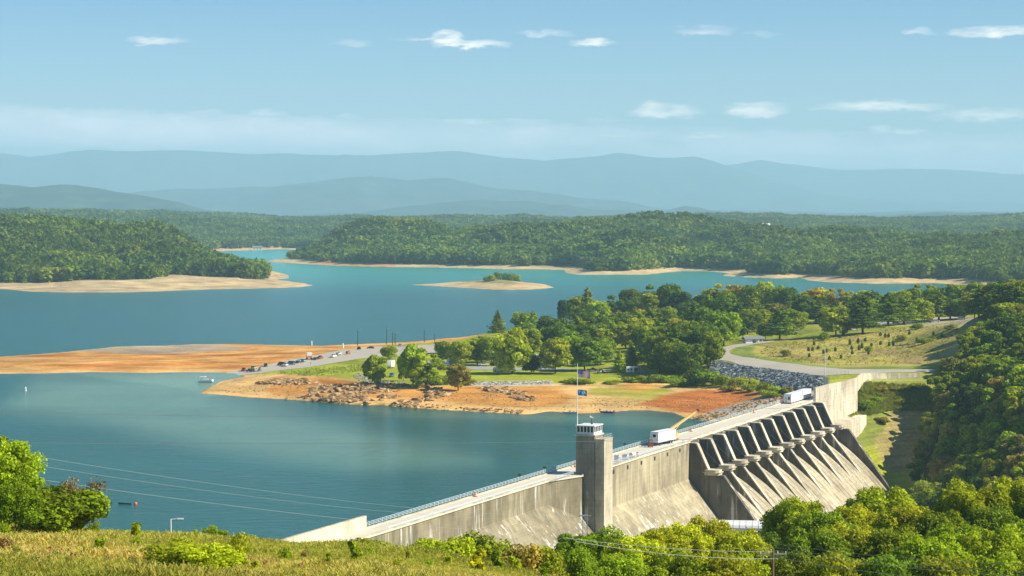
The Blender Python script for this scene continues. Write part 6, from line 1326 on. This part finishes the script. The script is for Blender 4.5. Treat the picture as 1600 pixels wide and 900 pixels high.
# a person by the right boat: one continuous skinned body
def person(x, y, z, label, rz=0, shirt='white', trousers='darkpaint'):
    e = empty('person', (x, y, z), label, 'person', rz=rz)
    def skin(name, verts, edges, rad, mat):
        me = bpy.data.meshes.new(name); me.from_pydata(verts, edges, []); me.update(); o = link(name, me, e)
        o.modifiers.new('skin', 'SKIN'); me.skin_vertices.new() if not me.skin_vertices else None
        for i, r in enumerate(rad): me.skin_vertices[0].data[i].radius = (r, r)
        me.skin_vertices[0].data[0].use_root = True; sb = o.modifiers.new('sub', 'SUBSURF'); sb.levels = 1; sb.render_levels = 2
        me.materials.append(M[mat]); return o
    V_ = [(0, 0, .95), (0, 0, 1.15), (0, 0, 1.4), (0, .01, 1.52), (0, .02, 1.66), (-.1, 0, .9), (-.11, .03, .5), (-.12, 0, .08), (-.12, .14, .03), (.1, 0, .9), (.11, .05, .5), (.13, .03, .08), (.13, .17, .03), (-.2, 0, 1.4), (-.27, .02, 1.12), (-.26, .14, .88), (.2, 0, 1.4), (.28, .04, 1.13), (.24, .2, .95)]
    E_2 = [(0, 1), (1, 2), (2, 3), (3, 4), (0, 5), (5, 6), (6, 7), (7, 8), (0, 9), (9, 10), (10, 11), (11, 12), (2, 13), (13, 14), (14, 15), (2, 16), (16, 17), (17, 18)]
    skin('body', V_, E_2, [.13, .14, .13, .055, .10, .09, .065, .045, .04, .09, .065, .045, .04, .06, .045, .035, .06, .045, .035], 'skin')
    skin('shirt', [(0, 0, .98), (0, 0, 1.15), (0, 0, 1.40), (-.2, 0, 1.41), (-.26, .02, 1.22), (.2, 0, 1.41), (.27, .03, 1.22)], [(0, 1), (1, 2), (2, 3), (3, 4), (2, 5), (5, 6)], [.15, .155, .14, .075, .06, .075, .06], shirt)
    skin('trousers', [(0, 0, .98), (-.1, 0, .9), (-.11, .03, .5), (-.12, 0, .14), (.1, 0, .9), (.11, .05, .5), (.13, .03, .14)], [(0, 1), (1, 2), (2, 3), (0, 4), (4, 5), (5, 6)], [.145, .11, .085, .07, .11, .085, .07], trousers)
    return e
M['skin'] = simple('skin_tone', (.45, .28, .20), .6, .3, var=.05)
x, y, z = place(937, 643); person(x, y, max(z, .05), 'person in white standing on the beach beside the dark blue motorboat')
x, y, z = place(482, 570.5); person(x, y, z + .12, 'person in white walking on the ramp below the old white crane', trousers='white2')
x, y, z = place(485.5, 570.8); person(x, y, z + .12, 'person in blue walking beside the one in white on the ramp', shirt='blue', trousers='silver')
# buoys
for px, py, lb in [(165.5, 784.5, 'orange float in the water, nearer the shrubs'), (212, 788, 'orange float in the water, rightmost of the floating line'), (59, 773.5, 'orange float seen through the leaves of the left shrubs')]:
    x, y = at_z(px, py); e = empty('buoy', (x, y, 0), lb, 'buoy', 'orange floats of the floating line'); m = MB()
    bm3 = bmesh.new(); bmesh.ops.create_uvsphere(bm3, u_segments=12, v_segments=8, radius=.52); me = bpy.data.meshes.new('float'); bm3.to_mesh(me); bm3.free(); me.materials.append(M['orange']); o = link('float', me, e); o.location.z = .2
    m.tube((0, 0, .7), (0, 0, .95), .08); m.build('ring', 'darksteel', e)
for (xa, ya, xb, yb, lb) in [(150, 784, 175, 785.6, 'short dark floating boom through the first orange float'), (185, 786.6, 205, 788, 'dark floating boom between the two orange floats')]:
    p, q2 = at_z(xa, ya), at_z(xb, yb); m = MB(); m.tube((*p, .1), (*q2, .1), .22, n=8); tag(m.build('floating_boom', 'black'), lb, 'boom')
x, y = at_z(40, 611); e = empty('marker_buoy', (x, y, 0), 'white marker buoy alone on the water near the left edge', 'buoy'); m = MB(); m.tube((0, 0, -.2), (0, 0, 1.7), .45, .35, 10); m.tube((0, 0, 1.7), (0, 0, 2.1), .35, .05, 10); m.build('float', 'white', e); m = MB(); m.tube((0, 0, 1.0), (0, 0, 1.2), .43, .42, 10); m.build('band', 'orange', e)
for px, py, lb in [(487, 539.5, 'white danger marker at the far edge of the orange flat, left one'), (536, 544, 'white danger marker on the orange flat, right one')]:
    x, y, z = place(px, py); e = empty('marker_post', (x, y, z), lb, 'marker', 'white markers on the flat'); m = MB(); m.tube((0, 0, 0), (0, 0, 2.6), .45, .4, 8); m.build('post', 'white', e); m = MB(); m.tube((0, 0, 2.6), (0, 0, 3.2), .5, .1, 8); m.build('cap', 'white2', e)
# poles
def lamp_pole(px, py, top, label, group, arms=1, rad=.12, mat='darksteel', y0=700):
    x, y, z = place(px, py, y0); h = (py - top) * y / F * 1.02; e = empty('lamp_post', (x, y, z - .1), label, 'lamp post', group)
    m = MB(); m.tube((0, 0, 0), (0, 0, h), rad * 1.3, rad, 8); m.build('pole', mat, e)
    for s_ in ((1,) if arms == 1 else (1, -1)): m = MB(); m.tube((0, 0, h - .3), (s_ * 1.6, 0, h), .06); m.box(s_ * 1.5 - .45, s_ * 1.5 + .45, -.2, .2, h - .05, h + .15); m.build('lamp_head', 'steel', e)
PG = 'lamp posts of the parking area'
for px, py, t, a, lb in [(559, 540, 516, 1, 'lamp post behind the lone black SUV, leftmost of the parking area'), (604, 538, 513, 1, 'lamp post standing second from left behind the parking area'), (613.5, 539, 519, 2, 'double headed lamp post in the middle of the parking area'), (617.5, 538, 520, 1, 'short lamp post just right of the double headed one'), (663, 535, 515, 1, 'tall lamp post right of the yellow green bank tree'), (679, 534, 521, 1, 'rightmost short lamp post of the parking area')]:
    lamp_pole(px, py, t, lb, PG, a, .2)
lamp_pole(1289, 588, 545, 'pale slim lamp post standing on the road edge above the wing wall', None, 1, .13, 'white2', 900)
x, y, zt = at_Y(267, 811, 172); zg = H(x, y); e = empty('street_lamp', (x, y, zg), 'white street lamp with a single arm behind the foreground hill crest', 'street lamp')
h = zt - zg; m = MB(); m.tube((0, 0, 0), (0, 0, h), .045, .04, 8); m.tube((0, 0, h - .02), (.55, 0, h + .03), .028, .022, 6); m.build('pole', 'white', e)
m = MB(); m.box(.5, .98, -.08, .08, h - .03, h + .07); m.build('lamp_head', 'white', e, bevel=.02)
# lattice mast
x, y, zt = at_Y(914, 805, 405); e = empty('lattice_mast', (x, y, H(x, y)), 'grey steel lattice mast rising from the trees in front of the dam', 'mast'); h = zt - H(x, y)
m = MB(); hw = .42
for a in (-hw, hw):
    for b_ in (-hw, hw): m.tube((a * 1.4, b_ * 1.4, 0), (a, b_, h), .055, n=4)
k = int(h / 1.1)
for i in range(k):
    z0, z1 = h * i / k, h * (i + 1) / k; f0, f1 = 1.4 - .4 * i / k, 1.4 - .4 * (i + 1) / k
    for (a0, b0, a1, b1) in ((-1, -1, 1, -1), (1, -1, 1, 1), (1, 1, -1, 1), (-1, 1, -1, -1)): m.tube((a0 * hw * f0, b0 * hw * f0, z0), (a1 * hw * f1, b1 * hw * f1, z1), .03, n=3); m.tube((a0 * hw * f1, b0 * hw * f1, z1), (a1 * hw * f1, b1 * hw * f1, z1), .03, n=3)
m.build('lattice', 'silver', e); m = MB(); m.box(-1.1, 1.1, -.1, .1, h - .2, h); m.build('cross_arm', 'steel', e)
# utility pole among the bottom trees
x, y, zt = at_Y(1208, 858, 196); e = empty('utility_pole', (x, y, H(x, y)), 'wooden utility pole with a pale cross arm among the bottom trees', 'utility pole'); h = zt - H(x, y)
m = MB(); m.tube((0, 0, 0), (0, 0, h), .14, .1, 8); m.build('pole', 'wood', e); m = MB(); m.box(-1.2, 1.2, -.05, .05, h - .5, h - .38); m.build('cross_arm', 'wirepale', e)
for a in (-1.1, -.4, .4, 1.1): m = MB(); m.tube((a, 0, h - .38), (a, 0, h - .18), .05, .04, 6); m.build('insulator', 'white2', e)
# power lines
def cable(a, b, sag, r, mat, label, group, n=24):
    a = Vector(at_Y(*a)); b = Vector(at_Y(*b)); pts = [a.lerp(b, i / n) + Vector((0, 0, -sag * 4 * (i / n) * (1 - i / n))) for i in range(n + 1)]
    m = MB(); m.path(pts, r, 4); tag(m.build('power_line', mat), label, 'cable', group)
LG = 'power lines across the lake'
cable((-150, 640, 250), (1300, 634, 330), 1.2, .025, 'wire', 'thin dark line crossing the lake below the rocky point', LG)
cable((-150, 690, 240), (1120, 686, 300), .4, .034, 'wire', 'dark line crossing the lake level with the trailer deck', LG)
LH = 'pale lines slanting down to the lattice mast'
cable((-120, 684, 160), (914, 806, 404), 1.6, .014, 'wirepale', 'uppermost of the pale lines slanting down across the near lake', LH)
cable((-120, 698, 158), (912, 810, 404), 1.8, .013, 'wirepale', 'middle one of the pale lines slanting down across the near lake', LH)
cable((-120, 722, 150), (916, 832, 404), 1.4, .018, 'wirepale', 'lowest and brightest of the pale lines slanting across the near lake', LH)
LK = 'lines over the bottom right trees'
cable((880, 840, 176), (1208, 862, 195), .3, .024, 'wirepale', 'pale line running left from the utility pole above the thicket', LK)
cable((1200, 848, 195), (1700, 882, 170), .5, .024, 'wirepale', 'uppermost line running right from the utility pole', LK)
cable((1190, 852, 195), (1700, 896, 172), .5, .022, 'wirepale', 'second line down running right from the utility pole', LK)
cable((1212, 860, 195), (1700, 902, 168), .5, .026, 'wirepale', 'third line down running right from the utility pole', LK)
cable((1208, 870, 194), (1640, 912, 170), .5, .030, 'wirepale', 'lowest line running right from the utility pole', LK)
cable((900, 846, 176), (1215, 873, 194), .4, .028, 'wirepale', 'lower pale line running left from the utility pole', LK)
# fence posts by the wing wall
m = MB()
pts = [at_z(px, py, 13.3) for px, py in ((1296, 592), (1302, 590), (1308, 588.5), (1314, 587), (1320, 586), (1326, 585.5))]
e = empty('wire_fence', (pts[0][0], pts[0][1], 13), 'short wire fence on the road edge beside the pale lamp post', 'fence')
for p in pts: m = MB(); m.tube((p[0] - pts[0][0], p[1] - pts[0][1], -1.0), (p[0] - pts[0][0], p[1] - pts[0][1], 2.2), .07); m.build('post', 'steel', e)
m = MB()
for zz in (.8, 1.5, 2.1):
    for p, q2 in zip(pts[:-1], pts[1:]): m.tube((p[0] - pts[0][0], p[1] - pts[0][1], zz), (q2[0] - pts[0][0], q2[1] - pts[0][1], zz), .03, n=3)
m.build('wire', 'steel', e)
